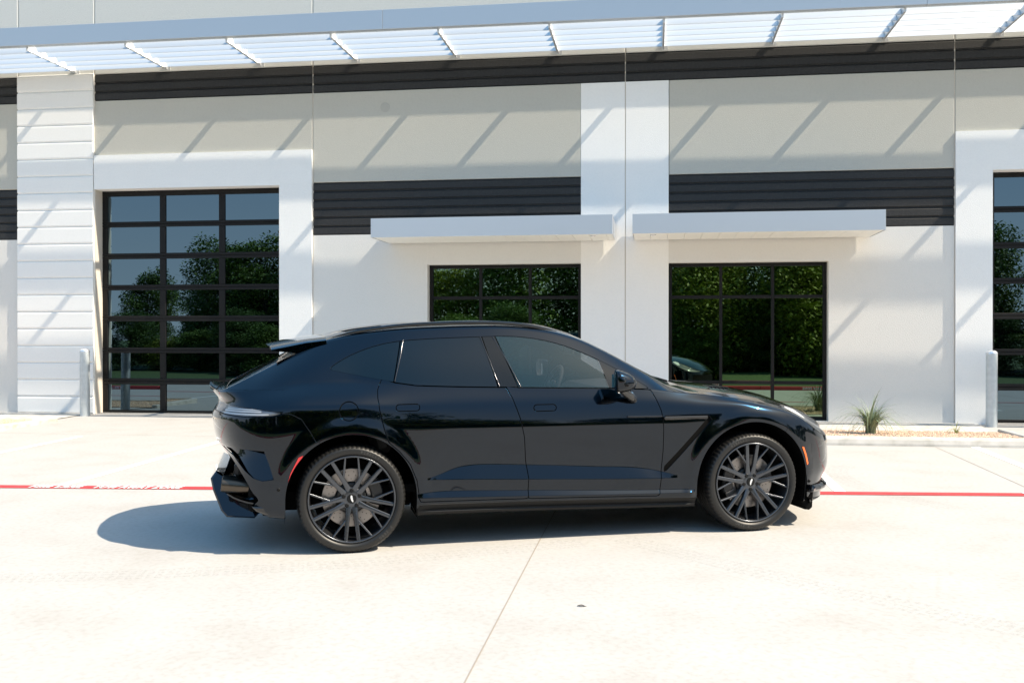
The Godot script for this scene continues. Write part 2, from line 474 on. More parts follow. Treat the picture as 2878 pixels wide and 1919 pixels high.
func glazed_door(x0: float, x1: float, called := "garage_door"):
	var h := holder(called, bld)
	var z := -0.24; var pw := (x1 - x0 - 0.11 * 2 - 0.115 * 2) / 3.0
	var xs := []
	for k in 3: xs.append(x0 + 0.11 + k * (pw + 0.115))
	var pys := [[0.055, 0.525], [0.634, 1.095], [1.194, 1.672], [1.773, 2.241], [2.338, 2.81], [2.914, 3.391], [3.49, 3.955]]
	# each of the seven sections has its own rails and stiles
	for s in 7:
		var y0: float = -0.03 if s == 0 else (pys[s - 1][1] + pys[s][0]) * 0.5 + 0.003
		var y1: float = 4.06 if s == 6 else (pys[s][1] + pys[s + 1][0]) * 0.5 - 0.003
		wall_box(x0, x1, y0, pys[s][0], z - 0.05, z, M.frame, "rail", h, 0.005)
		wall_box(x0, x1, pys[s][1], y1, z - 0.05, z, M.frame, "rail", h, 0.005)
		var ed := [x0, xs[0], xs[0] + pw, xs[1], xs[1] + pw, xs[2], xs[2] + pw, x1]
		for k in range(0, 8, 2):
			wall_box(ed[k], ed[k + 1], pys[s][0] + 0.001, pys[s][1] - 0.001, z - 0.049, z - 0.002, M.frame, "stile", h, 0.005)
		for k in 3:
			var m := MB.new(); m.box(Vector3(xs[k] - 0.008, pys[s][0] - 0.008, z - 0.035), Vector3(xs[k] + pw + 0.008, pys[s][1] + 0.008, z - 0.025))
			var p := put(m, "pane", M.pane, h)
			wobble(p, Vector3(xs[k] + pw * 0.5, (pys[s][0] + pys[s][1]) * 0.5, z - 0.03), 0.0022 if s > 0 else 0.004)

func build_building():
	bld = thing("commercial_building", "grey and white tilt wall commercial building with dark ribbed bands and glazed doors", "building")
	var YT := 9.6      # parapet
	var B1 := 5.65; var B2 := 6.135     # upper dark band
	var C1 := 3.165; var C2 := 4.085    # lower dark band
	var g := 0.008
	# inside of the building: dark room shell
	wall_box(-24, 24, -0.05, 9.2, -9.0, -8.8, M.inside, "rear_wall", null, 0.0)
	wall_box(-24, 24, 9.2, 9.4, -9.0, -0.25, M.inside, "roof", null, 0.0)
	# upper wall with vertical panel joints
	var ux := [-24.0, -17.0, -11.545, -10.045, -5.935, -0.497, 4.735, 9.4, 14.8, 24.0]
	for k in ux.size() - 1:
		wall_box(ux[k] + g, ux[k + 1] - g, B2, YT, -0.25, 0.0, M.sunlit_grey, "wall_panel", null, 0.012)
		wall_box(ux[k + 1] - g, ux[k + 1] + g, 0.0, YT - 0.01, -0.25, -0.012, M.caulk, "joint_sealant", null, 0.0)
	for k in ux.size() - 1:
		if k == 2: continue
		ribs(ux[k] + g, ux[k + 1] - g, B1, B2 - 0.001, 3)
	# grey field between the bands
	for e in [[-24.0, -17.0], [-17.0, -11.545], [-5.935, -1.24], [0.22, 4.735], [14.8, 24.0]]:
		wall_box(e[0] + g, e[1] - (g if e[1] != -1.24 else 0.0), C2, B1 - 0.001, -0.25, 0.0, M.grey, "wall_panel", null, 0.008)
		ribs(e[0] + g, e[1] - (g if e[1] != -1.24 else 0.0), C1, C2 - 0.001, 6)
	for e in [[-10.045, -5.935], [4.735, 9.4]]:
		wall_box(e[0] + g, e[1] - g, 4.662, B1 - 0.001, -0.25, 0.0, M.grey, "wall_panel", null, 0.008)
	wall_box(9.4 + g, 14.8 - g, 4.085, B1 - 0.001, -0.25, 0.0, M.grey, "wall_panel", null, 0.008)
	wall_box(9.4 + g, 14.8 - g, 0.0, 4.084, -0.25, 0.0, M.offwhite, "wall_panel", null, 0.0)
	# lower off white walls, with the openings of the two windows
	for e in [[-24.0, -17.0], [-17.0, -11.545], [14.8, 24.0]]:
		wall_box(e[0] + g, e[1] - g, -0.15, C1 - 0.001, -0.25, 0.0, M.offwhite, "wall_panel", null, 0.0)
	wall_box(-5.935 + g, -3.885, -0.15, C1 - 0.001, -0.25, 0.0, M.offwhite, "wall_panel", null, 0.0)
	wall_box(-3.885 + 0.0005, -1.24, 2.63, C1 - 0.001, -0.25, 0.0, M.offwhite, "wall_panel", null, 0.0)
	wall_box(-3.885 + 0.0005, -1.24, -0.15, 0.015, -0.25, 0.0, M.offwhite, "wall_panel", null, 0.0)
	wall_box(2.79, 4.735 - g, -0.15, C1 - 0.001, -0.25, 0.0, M.offwhite, "wall_panel", null, 0.0)
	wall_box(0.22, 2.79 - 0.0005, 2.62, C1 - 0.001, -0.25, 0.0, M.offwhite, "wall_panel", null, 0.0)
	wall_box(0.22, 2.79 - 0.0005, -0.15, 0.015, -0.25, 0.0, M.offwhite, "wall_panel", null, 0.0)
	window_unit(-3.884, -1.241, 0.016, 2.629, -0.165, [-2.985, -2.125], [0.63, 2.062])
	window_unit(0.221, 2.789, 0.016, 2.619, -0.165, [1.083, 1.925], [0.63, 2.055])
	# white centre pilaster in two halves
	wall_box(-1.2395, -0.497 - g, -0.15, B1 - 0.001, -0.25, 0.002, M.white, "pilaster", null, 0.002)
	wall_box(-0.497 + g, 0.2195, -0.15, B1 - 0.001, -0.25, 0.002, M.white, "pilaster", null, 0.002)
	# white surrounds of the two glazed doors
	wall_box(-10.045 + g, -5.935 - g, 4.05, 4.661, -0.25, 0.036, M.white, "door_surround", null, 0.0)
	wall_box(-6.54, -5.935 - g, -0.15, 4.0495, -0.35, 0.036, M.white, "door_surround", null, 0.0)
	wall_box(4.735 + g, 9.4 - g, 4.035, 4.661, -0.25, 0.036, M.white, "door_surround", null, 0.0)
	wall_box(4.735 + g, 5.30, -0.15, 4.0345, -0.35, 0.036, M.white, "door_surround", null, 0.0)
	wall_box(8.81, 9.4 - g, -0.15, 4.0345, -0.35, 0.036, M.white, "door_surround", null, 0.0)
	glazed_door(-10.05, -6.541)
	glazed_door(5.301, 8.809)
	for e in [[-10.05, -6.54], [5.3, 8.81]]: wall_box(e[0], e[1], 4.0355, 4.3, -0.40, -0.26, M.frame, "door_head", null, 0.0)
	# ribbed white pilaster of stacked planks
	var h := holder("ribbed_pilaster", bld)
	var n := 20; var s := (B2 + 0.01) / n
	for k in n:
		var a := s * k; var b := s * (k + 1)
		var m := MB.new()
		var t := Transform3D(Basis(Vector3(0, 0, 1), Vector3(0, 1, 0), Vector3(-1, 0, 0)), Vector3.ZERO)
		var poly := PackedVector2Array([Vector2(-0.45, a + 0.001), Vector2(0.022, a + 0.001), Vector2(0.026, a + 0.010), Vector2(0.043, a + 0.018), Vector2(0.046, a + 0.03), Vector2(0.046, b - 0.03), Vector2(0.042, b - 0.018), Vector2(0.026, b - 0.008), Vector2(0.022, b - 0.001), Vector2(-0.45, b - 0.001)])
		m.prism(poly, t, 10.052, 11.538)
		put(m, "plank", M.white, h)
	var pl := MB.new(); pl.lathe([[0.085, -0.01], [0.085, 0.0012], [0.0001, 0.0014]], Transform3D(Basis(), Vector3(-4.63, 5.36, 0)), 28); put(pl, "lifting_plug", M.plug, bld)
	# thresholds under the doors
	for e in [[-10.04, -6.55], [5.31, 8.80]]: wall_box(e[0], e[1], -0.12, -0.034, -0.45, 0.06, M.kerb, "threshold", null, 0.004)
	build_sunshade()
	build_canopies()

func build_sunshade():
	var h := holder("sunshade", bld)
	var x0 := -10.41; var p := 1.7565
	var struts := []
	for k in range(-4, 14): struts.append(x0 + p * k)
	# fascia channel, three lengths per bay of four
	var fx := [-18.6, -11.5, -4.25, 3.92, 12.0]
	for k in fx.size() - 1:
		var m := MB.new()
		m.box(Vector3(fx[k] + 0.002, 6.225, 1.49), Vector3(fx[k + 1] - 0.002, 6.53, 1.53), 0.003)
		m.box(Vector3(fx[k] + 0.002, 6.225, 1.415), Vector3(fx[k + 1] - 0.002, 6.233, 1.489))
		m.box(Vector3(fx[k] + 0.002, 6.522, 1.415), Vector3(fx[k + 1] - 0.002, 6.53, 1.489))
		put(m, "fascia", M.alu_face, h)
	for x in struts:
		var m := MB.new()
		m.box(Vector3(x - 0.016, 6.168, 0.0), Vector3(x + 0.016, 6.29, 1.414), 0.003)
		m.box(Vector3(x + 0.017, 6.15, 0.001), Vector3(x + 0.075, 6.295, 0.012))
		put(m, "strut", M.alu, h)
	for k in struts.size() - 1:
		for b in 5:
			var zf := 0.165 + b * 0.28
			var rows := []
			var prof := []
			# airfoil blade: outer edge low, inner edge high
			for q in 7:
				var u := q / 6.0
				prof.append(Vector2(zf - 0.100 * u - 0.010 * sin(PI * u) * -1.0, 6.168 + 0.125 * u))
			var back := []
			for q in 7:
				var u := 1.0 - q / 6.0
				back.append(Vector2(zf - 0.100 * u - 0.012, 6.168 + 0.125 * u))
			var poly := PackedVector2Array()
			for q in prof: poly.append(q)
			for q in back: poly.append(q)
			var m := MB.new()
			var t := Transform3D(Basis(Vector3(0, 0, 1), Vector3(0, 1, 0), Vector3(-1, 0, 0)), Vector3.ZERO)
			m.prism(poly, t, -(struts[k + 1] - 0.018), -(struts[k] + 0.018))
			put(m, "blade", M.alu, h)

func build_canopies():
	for e in [[-4.555, -0.66], [-0.352, 3.43]]:
		var h := holder("canopy", bld)
		var y0 := 3.0; var y1 := 3.30; var z1 := 1.15
		wall_box(e[0], e[1], y0 - 0.008, y1, z1 - 0.004, z1, M.alu_canopy, "fascia", h, 0.002)
		wall_box(e[0], e[0] + 0.004, y0 - 0.008, y1, 0.041, z1 - 0.005, M.alu_canopy, "side_panel", h, 0.0)
		wall_box(e[1] - 0.004, e[1], y0 - 0.008, y1, 0.041, z1 - 0.005, M.alu_canopy, "side_panel", h, 0.0)
		wall_box(e[0] + 0.005, e[1] - 0.005, y1 - 0.02, y1 - 0.005, 0.041, z1 - 0.006, M.alu_canopy, "top_panel", h, 0.0)
		var x: float = e[0] + 0.006; var w := 0.27
		while x < e[1] - 0.03:
			var xe: float = minf(x + w, e[1] - 0.006)
			wall_box(x + 0.0025, xe - 0.0025, y0, y0 + 0.012, 0.042, z1 - 0.006, M.soffit, "soffit_panel", h, 0.002)
			x = xe
		var m := MB.new()
		var t := Transform3D(Basis(Vector3(1, 0, 0), Vector3(0, 0, -1), Vector3(0, 1, 0)), Vector3(e[1] - 0.32 if e[0] < -1.0 else e[0] + 0.32, y0 - 0.012, 0.9))
		m.lathe([[0.0, 0.0], [0.04, 0.0], [0.045, 0.011]], t, 20)
		put(m, "downlight", M.silver, h)

# ---------------------------------------------------------------- beds, bollards, plants
func build_beds():
	# walk along the wall, following the fall of the ground
	var wk := MB.new()
	for e in [[-24.0, -10.1], [-6.5, 5.0], [9.3, 24.0]]:
		var top0 := 0.012; var top1 := -0.010
		wk.quad(Vector3(e[0], top0, 0.05), Vector3(e[1], top0, 0.05), Vector3(e[1], top1, 1.40), Vector3(e[0], top1, 1.40))
		wk.quad(Vector3(e[0], top1, 1.40), Vector3(e[1], top1, 1.40), Vector3(e[1], -0.10, 1.40), Vector3(e[0], -0.10, 1.40))
		wk.quad(Vector3(e[0], -0.05, 0.05), Vector3(e[1], -0.05, 0.05), Vector3(e[1], top0, 0.05), Vector3(e[0], top0, 0.05))
	structure(put(wk, "walkway", M.kerb))
	for e in [[-24.0, -9.98, "beside the ribbed pilaster"], [-1.3, 4.93, "under the window"]]:
		var bed := MB.new()
		bed.quad(Vector3(e[0], 0.0, 1.41), Vector3(e[1], 0.0, 1.41), Vector3(e[1], 0.030, 2.90), Vector3(e[0], 0.030, 2.90))
		var bo := put(bed, "gravel_bed", M.gravel)
		structure(bo)
		# kerb pieces in front of the bed, with rounded noses
		var x: float = e[0]
		while x < e[1] - 0.1:
			var xe: float = minf(x + 3.05 + (0.37 if e[0] > -2 and x < e[0] + 1 else 0.0), e[1])
			var m := MB.new()
			var t := Transform3D(Basis(Vector3(0, 0, 1), Vector3(0, 1, 0), Vector3(-1, 0, 0)), Vector3.ZERO)
			m.prism(PackedVector2Array([Vector2(2.90, -0.2), Vector2(3.12, -0.2), Vector2(3.085, -0.02), Vector2(3.06, 0.03), Vector2(3.03, 0.052), Vector2(2.99, 0.062), Vector2(2.92, 0.062), Vector2(2.90, 0.05)]), t, -(xe - 0.004), -(x + 0.004))
			tag(put(m, "kerb", M.kerb), "pale concrete kerb along the gravel bed " + e[2], "kerb", "concrete kerbs of the bed " + e[2])
			x = xe
		var rb := MB.new(); rb.box(Vector3(e[1], -0.1, 1.41), Vector3(e[1] + 0.12, 0.045, 3.06), 0.015)
		tag(put(rb, "kerb_end", M.kerb), "short concrete kerb closing the gravel bed " + e[2], "kerb")
		# loose stones
		var mm := MultiMesh.new(); mm.transform_format = MultiMesh.TRANSFORM_3D; mm.use_colors = true
		var pm := MB.new(); var ico := [Vector3(1, 0, 0), Vector3(-1, 0, 0), Vector3(0, 0.7, 0), Vector3(0, -0.7, 0), Vector3(0, 0, 0.9), Vector3(0, 0, -0.9)]
		for f in [[0, 2, 4], [0, 4, 3], [0, 3, 5], [0, 5, 2], [1, 4, 2], [1, 3, 4], [1, 5, 3], [1, 2, 5]]: pm.tri(ico[f[0]], ico[f[2]], ico[f[1]])
		mm.mesh = pm.mesh()
		var wx: float = minf(e[1] + 9.0, 6.4) if false else (e[1] - maxf(e[0], -14.0))
		mm.instance_count = int(wx * 1.45 * 900)
		for k in mm.instance_count:
			var px: float = e[1] - rng.randf() * wx; var pz := rng.randf_range(1.43, 2.88)
			var sz := rng.randf_range(0.006, 0.017)
			var bb := Basis.from_euler(Vector3(rng.randf() * TAU, rng.randf() * TAU, rng.randf() * TAU)).scaled(Vector3.ONE * sz)
			mm.set_instance_transform(k, Transform3D(bb, Vector3(px, 0.02 * (pz - 1.41) + 0.004, pz)))
			var tnt := rng.randf_range(0.75, 1.2); var gr := rng.randf_range(-0.04, 0.06)
			mm.set_instance_color(k, Color(0.66 * tnt, (0.49 + gr) * tnt, (0.37 + gr) * tnt))
		var sm := plain(Color.WHITE, 0.85); sm.vertex_color_use_as_albedo = true
		var mi := MultiMeshInstance3D.new(); mi.name = "gravel"; mi.multimesh = mm; mi.material_override = sm; bo.add_child(mi, true)
		mi.set_meta("kind", "stuff")
	# steel bollards beside the doors
	for e in [[-9.985, 0.42, "galvanised steel bollard beside the white ribbed pilaster"], [5.165, 0.42, "galvanised steel bollard beside the door near the grassy plant"]]:
		var b := thing("bollard", e[2], "bollard", Vector3(e[0], lot_y(e[1]), e[1]), "steel bollards at the glazed doors")
		var up := Transform3D(Basis(Vector3(1, 0, 0), Vector3(0, 0, -1), Vector3(0, 1, 0)), Vector3.ZERO)
		var m := MB.new(); m.lathe([[0.084, -0.05], [0.084, 1.13]], up, 40); put(m, "post", M.galv, b)
		var c := MB.new(); c.lathe([[0.086, 1.128], [0.086, 1.142], [0.080, 1.158], [0.062, 1.176], [0.035, 1.186], [0.001, 1.189]], up, 40); put(c, "cap", M.silver, b)
	grassy_plant(Vector3(3.03, 0.015, 2.05), 130, 0.66, "spiky grass like plant with long arching blades in the gravel bed", "yucca_plant", M.blade, 0.020)
	grassy_plant(Vector3(4.27, 0.01, 1.75), 16, 0.24, "small yellow green grass tuft in the gravel bed", "grass_tuft", M.blade2, 0.010)
	grassy_plant(Vector3(1.93, 0.01, 1.9), 6, 0.74, "dry thin grass stalk rising behind the car bonnet", "dry_grass", plain(lin(0.45, 0.36, 0.20), 0.7), 0.006)

func grassy_plant(at: Vector3, n: int, h: float, label: String, called: String, mat: Material, w: float):
	var p := thing(called, label, "plant", at)
	for k in n:
		var m := MB.new()
		var a := rng.randf() * TAU; var lean := 0.2 + pow(rng.randf(), 0.75) * 2.0
		var hh := h * rng.randf_range(0.55, 1.12); var d := Vector3(cos(a), 0, sin(a)); var side := Vector3(-sin(a), 0, cos(a))
		var base := d * rng.randf() * 0.07 * h / 0.78 + side * rng.randf_range(-0.05, 0.05) * h / 0.78
		var rows := []
		for q in 9:
			var u := q / 8.0
			var bend := lean * (0.5 * u + 0.6 * u * u)
			var c := base + (Vector3.UP * sin(PI / 2 - bend * 0.8) + d * sin(bend * 0.8)) * hh * u - Vector3.UP * u * u * lean * 0.08 * hh
			var ww := w * (1.0 - pow(u, 1.6)) + 0.0012
			rows.append(PackedVector3Array([c - side * ww * 0.5, c + d * ww * 0.16 - Vector3.UP * ww * 0.1, c + side * ww * 0.5]))
		m.grid(rows)
		put(m, "blade", mat, p)

# ---------------------------------------------------------------- trees across the lot (mirrored in glass and paint)
func make_tree(kind: int, called: String) -> Node3D:
	var r := RandomNumberGenerator.new(); r.seed = 100 + kind
	var t := Node3D.new(); t.name = called
	var H: float = [7.6, 9.4, 6.2][kind]; var W: float = [2.6, 2.9, 3.0][kind]
	var m := MB.new()
	var path := PackedVector3Array(); var rad := []
	for k in 7:
		var u := k / 6.0
		path.append(Vector3(sin(u * 3.0 + kind) * 0.15, H * 0.75 * u, cos(u * 2.0 + kind) * 0.12)); rad.append(0.17 * (1.0 - 0.75 * u))
	m.tube(path, rad, 9)
	var lobes := []
	for k in 20:
		var a := k * 2.4 + r.randf(); var u := 0.08 + 0.82 * k / 19.0
		var rr := W * sin(PI * clampf(0.15 + u * 0.8, 0, 1)) * r.randf_range(0.45, 0.72)
		var c := Vector3(cos(a) * rr, H * u, sin(a) * rr)
		lobes.append([c, r.randf_range(0.75, 1.25) * W * 0.40])
		var st := Vector3(0, H * u * 0.62, 0)
		m.tube(PackedVector3Array([st, st.lerp(c, 0.5) + Vector3(0, 0.15, 0), c]), [0.06, 0.04, 0.015], 6)
	put(m, "trunk", M.bark, t)
	var cr := MB.new()
	var n := 21000
	for k in n:
		var L = lobes[k % lobes.size()]
		var d := Vector3(r.randfn(), r.randfn(), r.randfn()).normalized()
		var q: Vector3 = L[0] + d * L[1] * pow(r.randf(), 0.4) * Vector3(1.15, 0.85, 1.15)
		q += Vector3(r.randfn(), r.randfn(), r.randfn()) * 0.12
		var bs := Basis.from_euler(Vector3(r.randf_range(-0.9, 0.9), r.randf() * TAU, r.randf_range(-0.9, 0.9)))
		var l := r.randf_range(0.05, 0.14); var w := l * 0.5
		cr.quad(q + bs * Vector3(0, 0, -l), q + bs * Vector3(w, 0.02, 0), q + bs * Vector3(0, 0, l), q + bs * Vector3(-w, 0.02, 0))
		var g := r.randf_range(0.75, 1.25)
		var base: Vector3 = [Vector3(0.105, 0.175, 0.034), Vector3(0.075, 0.135, 0.036), Vector3(0.18, 0.225, 0.028)][kind]
		for e in 4: cr.col.append(Color(base.x * g, base.y * g, base.z * g))
	put(cr, "crown", M.leaf, t)
	return t

func build_trees():
	var kinds := [make_tree(0, "leafy_tree"), make_tree(1, "tall_tree"), make_tree(2, "broad_tree")]
	var labels := ["leafy green tree on the lawn across the pavement", "tall dark green tree on the lawn across the pavement", "broad yellow green tree on the lawn across the pavement"]
	var used := [false, false, false]
	# [x, z, kind, scale]
	var spots := []
	var x := -20.5; var k := 0
	while x < 34.0:
		spots.append([x, rng.randf_range(31.0, 35.5), [0, 0, 1, 2, 0, 0, 1][k % 7], rng.randf_range(0.85, 1.12)])
		x += rng.randf_range(2.7, 3.7); k += 1
	for q in [[-23.4, 34.0, 0, 0.92], [-27.0, 52.0, 0, 0.8], [-31.5, 55.0, 2, 0.75], [-36.0, 50.0, 0, 0.85], [-41.0, 44.0, 2, 1.0], [-46.0, 47.0, 1, 0.9], [-24.5, 60.0, 2, 0.9], [-52.0, 52.0, 0, 1.0], [-33.5, 62.0, 1, 0.6], [-29.0, 66.0, 2, 0.9], [-39.0, 64.0, 1, 0.7],
		[2.4, 29.0, 2, 0.9], [6.6, 28.6, 2, 1.0], [38.0, 38.0, 0, 1.0], [44.0, 41.0, 1, 1.0], [51.0, 45.0, 2, 1.1], [-60, 58, 1, 1.0], [60, 52, 0, 1.0]]: spots.append(q)
	for q in 11:
		spots.append([50.0 + rng.randf_range(-3, 5), -14.0 + q * 4.2, q % 3, rng.randf_range(0.75, 1.05)])
		spots.append([-58.0 + rng.randf_range(-5, 3), -12.0 + q * 4.4, (q + 1) % 3, rng.randf_range(0.75, 1.05)])
	var sx := -50.0; k = 0
	while sx < 42.0:
		spots.append([sx, rng.randf_range(27.0, 30.0), [0, 1, 2, 0, 1][k % 5], rng.randf_range(0.34, 0.46)])
		sx += rng.randf_range(1.7, 2.5); k += 1
	for s in spots:
		var kd: int = s[2]
		var t: Node3D = kinds[kd] if not used[kd] else kinds[kd].duplicate()
		used[kd] = true
		var bush: bool = s[3] < 0.5
		t.name = "bush" if bush else ["leafy_tree", "tall_tree", "broad_tree"][kd]
		add_child(t, true)
		t.position = Vector3(s[0], -0.40 + clampf((s[1] - 21.0) * 0.0103, 0, 0.4) - 0.02, s[1]); t.rotation.y = rng.randf() * TAU; t.scale = Vector3.ONE * s[3]
		if bush: t.scale *= Vector3(1.35, 0.8, 1.35)
		tag(t, "low leafy bush on the lawn in front of the trees" if bush else labels[kd], "bush" if bush else "tree", "bushes across the lot" if bush else "trees across the lot")

# ---------------------------------------------------------------- car
# car axes: x forward along the car, y up, z towards the near side; the origin lies on the ground under the rear axle
const WB := 3.115
const AXLE_Y := 0.383
const ARCH_R := Vector3(0.020, 0.385, 0.466)
const ARCH_F := Vector3(3.130, 0.388, 0.474)
var T := {
	"r1": [[-1.0, 0.27], [-0.6, 0.27], [-0.3, 0.25], [0.4, 0.243], [1.2, 0.236], [2.3, 0.216], [2.7, 0.21], [3.5, 0.20], [4.06, 0.19]],
	"r2": [[-1.0, 0.33], [-0.6, 0.345], [-0.3, 0.36], [0.4, 0.372], [1.2, 0.357], [2.3, 0.333], [2.7, 0.33], [3.5, 0.30], [4.06, 0.28]],
	"r3": [[-1.0, 0.38], [-0.6, 0.395], [-0.3, 0.40], [0.4, 0.400], [0.7, 0.414], [1.2, 0.398], [2.3, 0.358], [2.7, 0.352], [3.5, 0.345], [4.06, 0.33]],
	"r4": [[-1.0, 0.48], [0.4, 0.50], [0.65, 0.499], [1.3, 0.477], [2.3, 0.446], [2.7, 0.44], [3.5, 0.43], [4.06, 0.40]],
	"r5": [[-1.0, 0.54], [0.4, 0.515], [0.56, 0.514], [0.66, 0.540], [0.78, 0.580], [0.95, 0.598], [1.3, 0.583], [1.8, 0.553], [2.25, 0.520], [2.42, 0.485], [2.54, 0.458], [2.7, 0.462], [3.5, 0.47], [4.06, 0.44]],
	"r6": [[-1.0, 0.74], [-0.6, 0.82], [-0.3, 0.87], [0.0, 0.89], [0.4, 0.865], [1.0, 0.850], [2.3, 0.850], [2.7, 0.87], [3.1, 0.885], [3.5, 0.78], [3.8, 0.66], [4.06, 0.58]],
	"r7": [[-1.0, 0.90], [-0.6, 0.94], [-0.3, 0.965], [0.0, 0.97], [0.4, 0.95], [1.2, 0.935], [2.3, 0.93], [2.7, 0.935], [3.1, 0.945], [3.5, 0.855], [3.8, 0.72], [4.06, 0.63]],
	"r8": [[-1.0, 1.03], [-0.6, 1.05], [-0.3, 1.07], [0.0, 1.07], [0.4, 1.055], [1.2, 1.045], [2.3, 1.03], [2.7, 1.015], [3.1, 0.995], [3.5, 0.905], [3.8, 0.77], [4.06, 0.67]],
	"r9": [[-1.0, 1.135], [-0.6, 1.165], [-0.3, 1.205], [0.0, 1.215], [0.4, 1.19], [1.2, 1.150], [2.3, 1.118], [2.7, 1.080], [3.1, 1.030], [3.5, 0.940], [3.8, 0.81], [4.06, 0.70]],
	"o9": [[-1.0, 0.06], [-0.6, 0.15], [-0.3, 0.185], [0.0, 0.185], [0.4, 0.125], [1.2, 0.082], [2.3, 0.075], [2.7, 0.085], [3.1, 0.10], [3.5, 0.12], [3.8, 0.14], [4.06, 0.16]],
	"w": [[-1.0, 0.985], [-0.3, 0.992], [0.0, 0.992], [0.45, 0.974], [1.0, 0.963], [1.6, 0.962], [2.2, 0.966], [2.7, 0.980], [3.1, 0.988], [3.5, 0.980], [4.06, 0.965]],
	"ry": [[-1.0, 1.178], [-0.96, 1.160], [-0.91, 1.152], [-0.83, 1.180], [-0.7, 1.243], [-0.5, 1.345], [-0.35, 1.42], [-0.2, 1.487], [0.0, 1.540], [0.3, 1.583], [0.75, 1.608], [1.1, 1.614], [1.4, 1.598], [1.65, 1.555], [1.8, 1.508], [2.0, 1.415], [2.2, 1.305], [2.4, 1.188], [2.52, 1.125], [2.62, 1.103], [3.0, 1.066], [3.35, 1.000], [3.6, 0.928], [3.8, 0.845], [3.95, 0.765], [4.06, 0.72]],
	"rz": [[-1.0, 0.93], [-0.83, 0.83], [-0.6, 0.66], [-0.4, 0.60], [-0.2, 0.575], [0.0, 0.570], [0.3, 0.58], [0.75, 0.592], [1.1, 0.598], [1.4, 0.602], [1.65, 0.615], [1.8, 0.630], [2.0, 0.665], [2.2, 0.712], [2.4, 0.765], [2.52, 0.795], [2.62, 0.80], [3.0, 0.785], [3.35, 0.775], [3.6, 0.775], [3.8, 0.80], [4.06, 0.82]],
	"t": [[-1.0, 1.188], [-0.96, 1.170], [-0.91, 1.163], [-0.83, 1.192], [-0.7, 1.262], [-0.5, 1.372], [-0.35, 1.452], [-0.2, 1.525], [0.0, 1.585], [0.3, 1.628], [0.75, 1.652], [1.1, 1.660], [1.4, 1.648], [1.65, 1.617], [1.9, 1.530], [2.2, 1.385], [2.5, 1.225], [2.72, 1.112], [2.82, 1.120], [3.0, 1.112], [3.3, 1.078], [3.6, 1.005], [3.8, 0.92], [3.95, 0.82], [4.06, 0.735]],
	"xr": [[0.15, 0.17], [0.27, 0.14], [0.36, 0.11], [0.45, 0.09], [0.56, 0.095], [0.68, 0.105], [0.78, 0.048], [0.88, 0.025], [0.96, 0.020], [1.02, 0.050], [1.07, 0.060], [1.13, 0.02], [1.18, 0.0], [1.3, 0.0]],
	"xf": [[0.15, -0.10], [0.22, -0.06], [0.30, -0.07], [0.36, -0.06], [0.44, 0.0], [0.60, 0.01], [0.75, 0.0], [1.2, 0.0]],
}

func L(name: String, x: float) -> float:
	var t: Array = T[name]; var n := t.size()
	if x <= t[0][0]: return t[0][1]
	if x >= t[n - 1][0]: return t[n - 1][1]
	var k := 0
	while x > t[k + 1][0]: k += 1
	var h: float = t[k + 1][0] - t[k][0]; var s: float = (t[k + 1][1] - t[k][1]) / h
	var m0 := s; var m1 := s
	if k > 0:
		var h0: float = t[k][0] - t[k - 1][0]; var s0: float = (t[k][1] - t[k - 1][1]) / h0
		m0 = 0.0 if s0 * s <= 0 else (s0 * h + s * h0) / (h + h0)
	if k < n - 2:
		var h2: float = t[k + 2][0] - t[k + 1][0]; var s2: float = (t[k + 2][1] - t[k + 1][1]) / h2
		m1 = 0.0 if s2 * s <= 0 else (s2 * h + s * h2) / (h + h2)
	var u: float = (x - t[k][0]) / h
	var u2 := u * u; var u3 := u2 * u
	return t[k][1] * (2 * u3 - 3 * u2 + 1) + t[k + 1][1] * (3 * u2 - 2 * u3) + h * (m0 * (u3 - 2 * u2 + u) + m1 * (u3 - u2))

func ss(a: float, b: float, x: float) -> float:
	var t := clampf((x - a) / (b - a), 0, 1); return t * t * (3 - 2 * t)

func corner(x: float) -> float:
	if x < -0.35: return pow(maxf(0.0, 1.0 - pow((-0.35 - x) / 0.65, 2.7)), 1 / 2.7)
	if x > 3.3: return pow(maxf(0.0, 1.0 - pow((x - 3.3) / 0.76, 2.8)), 1 / 2.8)
	return 1.0

func herm(a: Vector2, b: Vector2, ta: Vector2, tb: Vector2, u: float) -> Vector2:
	var u2 := u * u; var u3 := u2 * u
	return a * (2 * u3 - 3 * u2 + 1) + b * (3 * u2 - 2 * u3) + ta * (u3 - 2 * u2 + u) + tb * (u3 - u2)

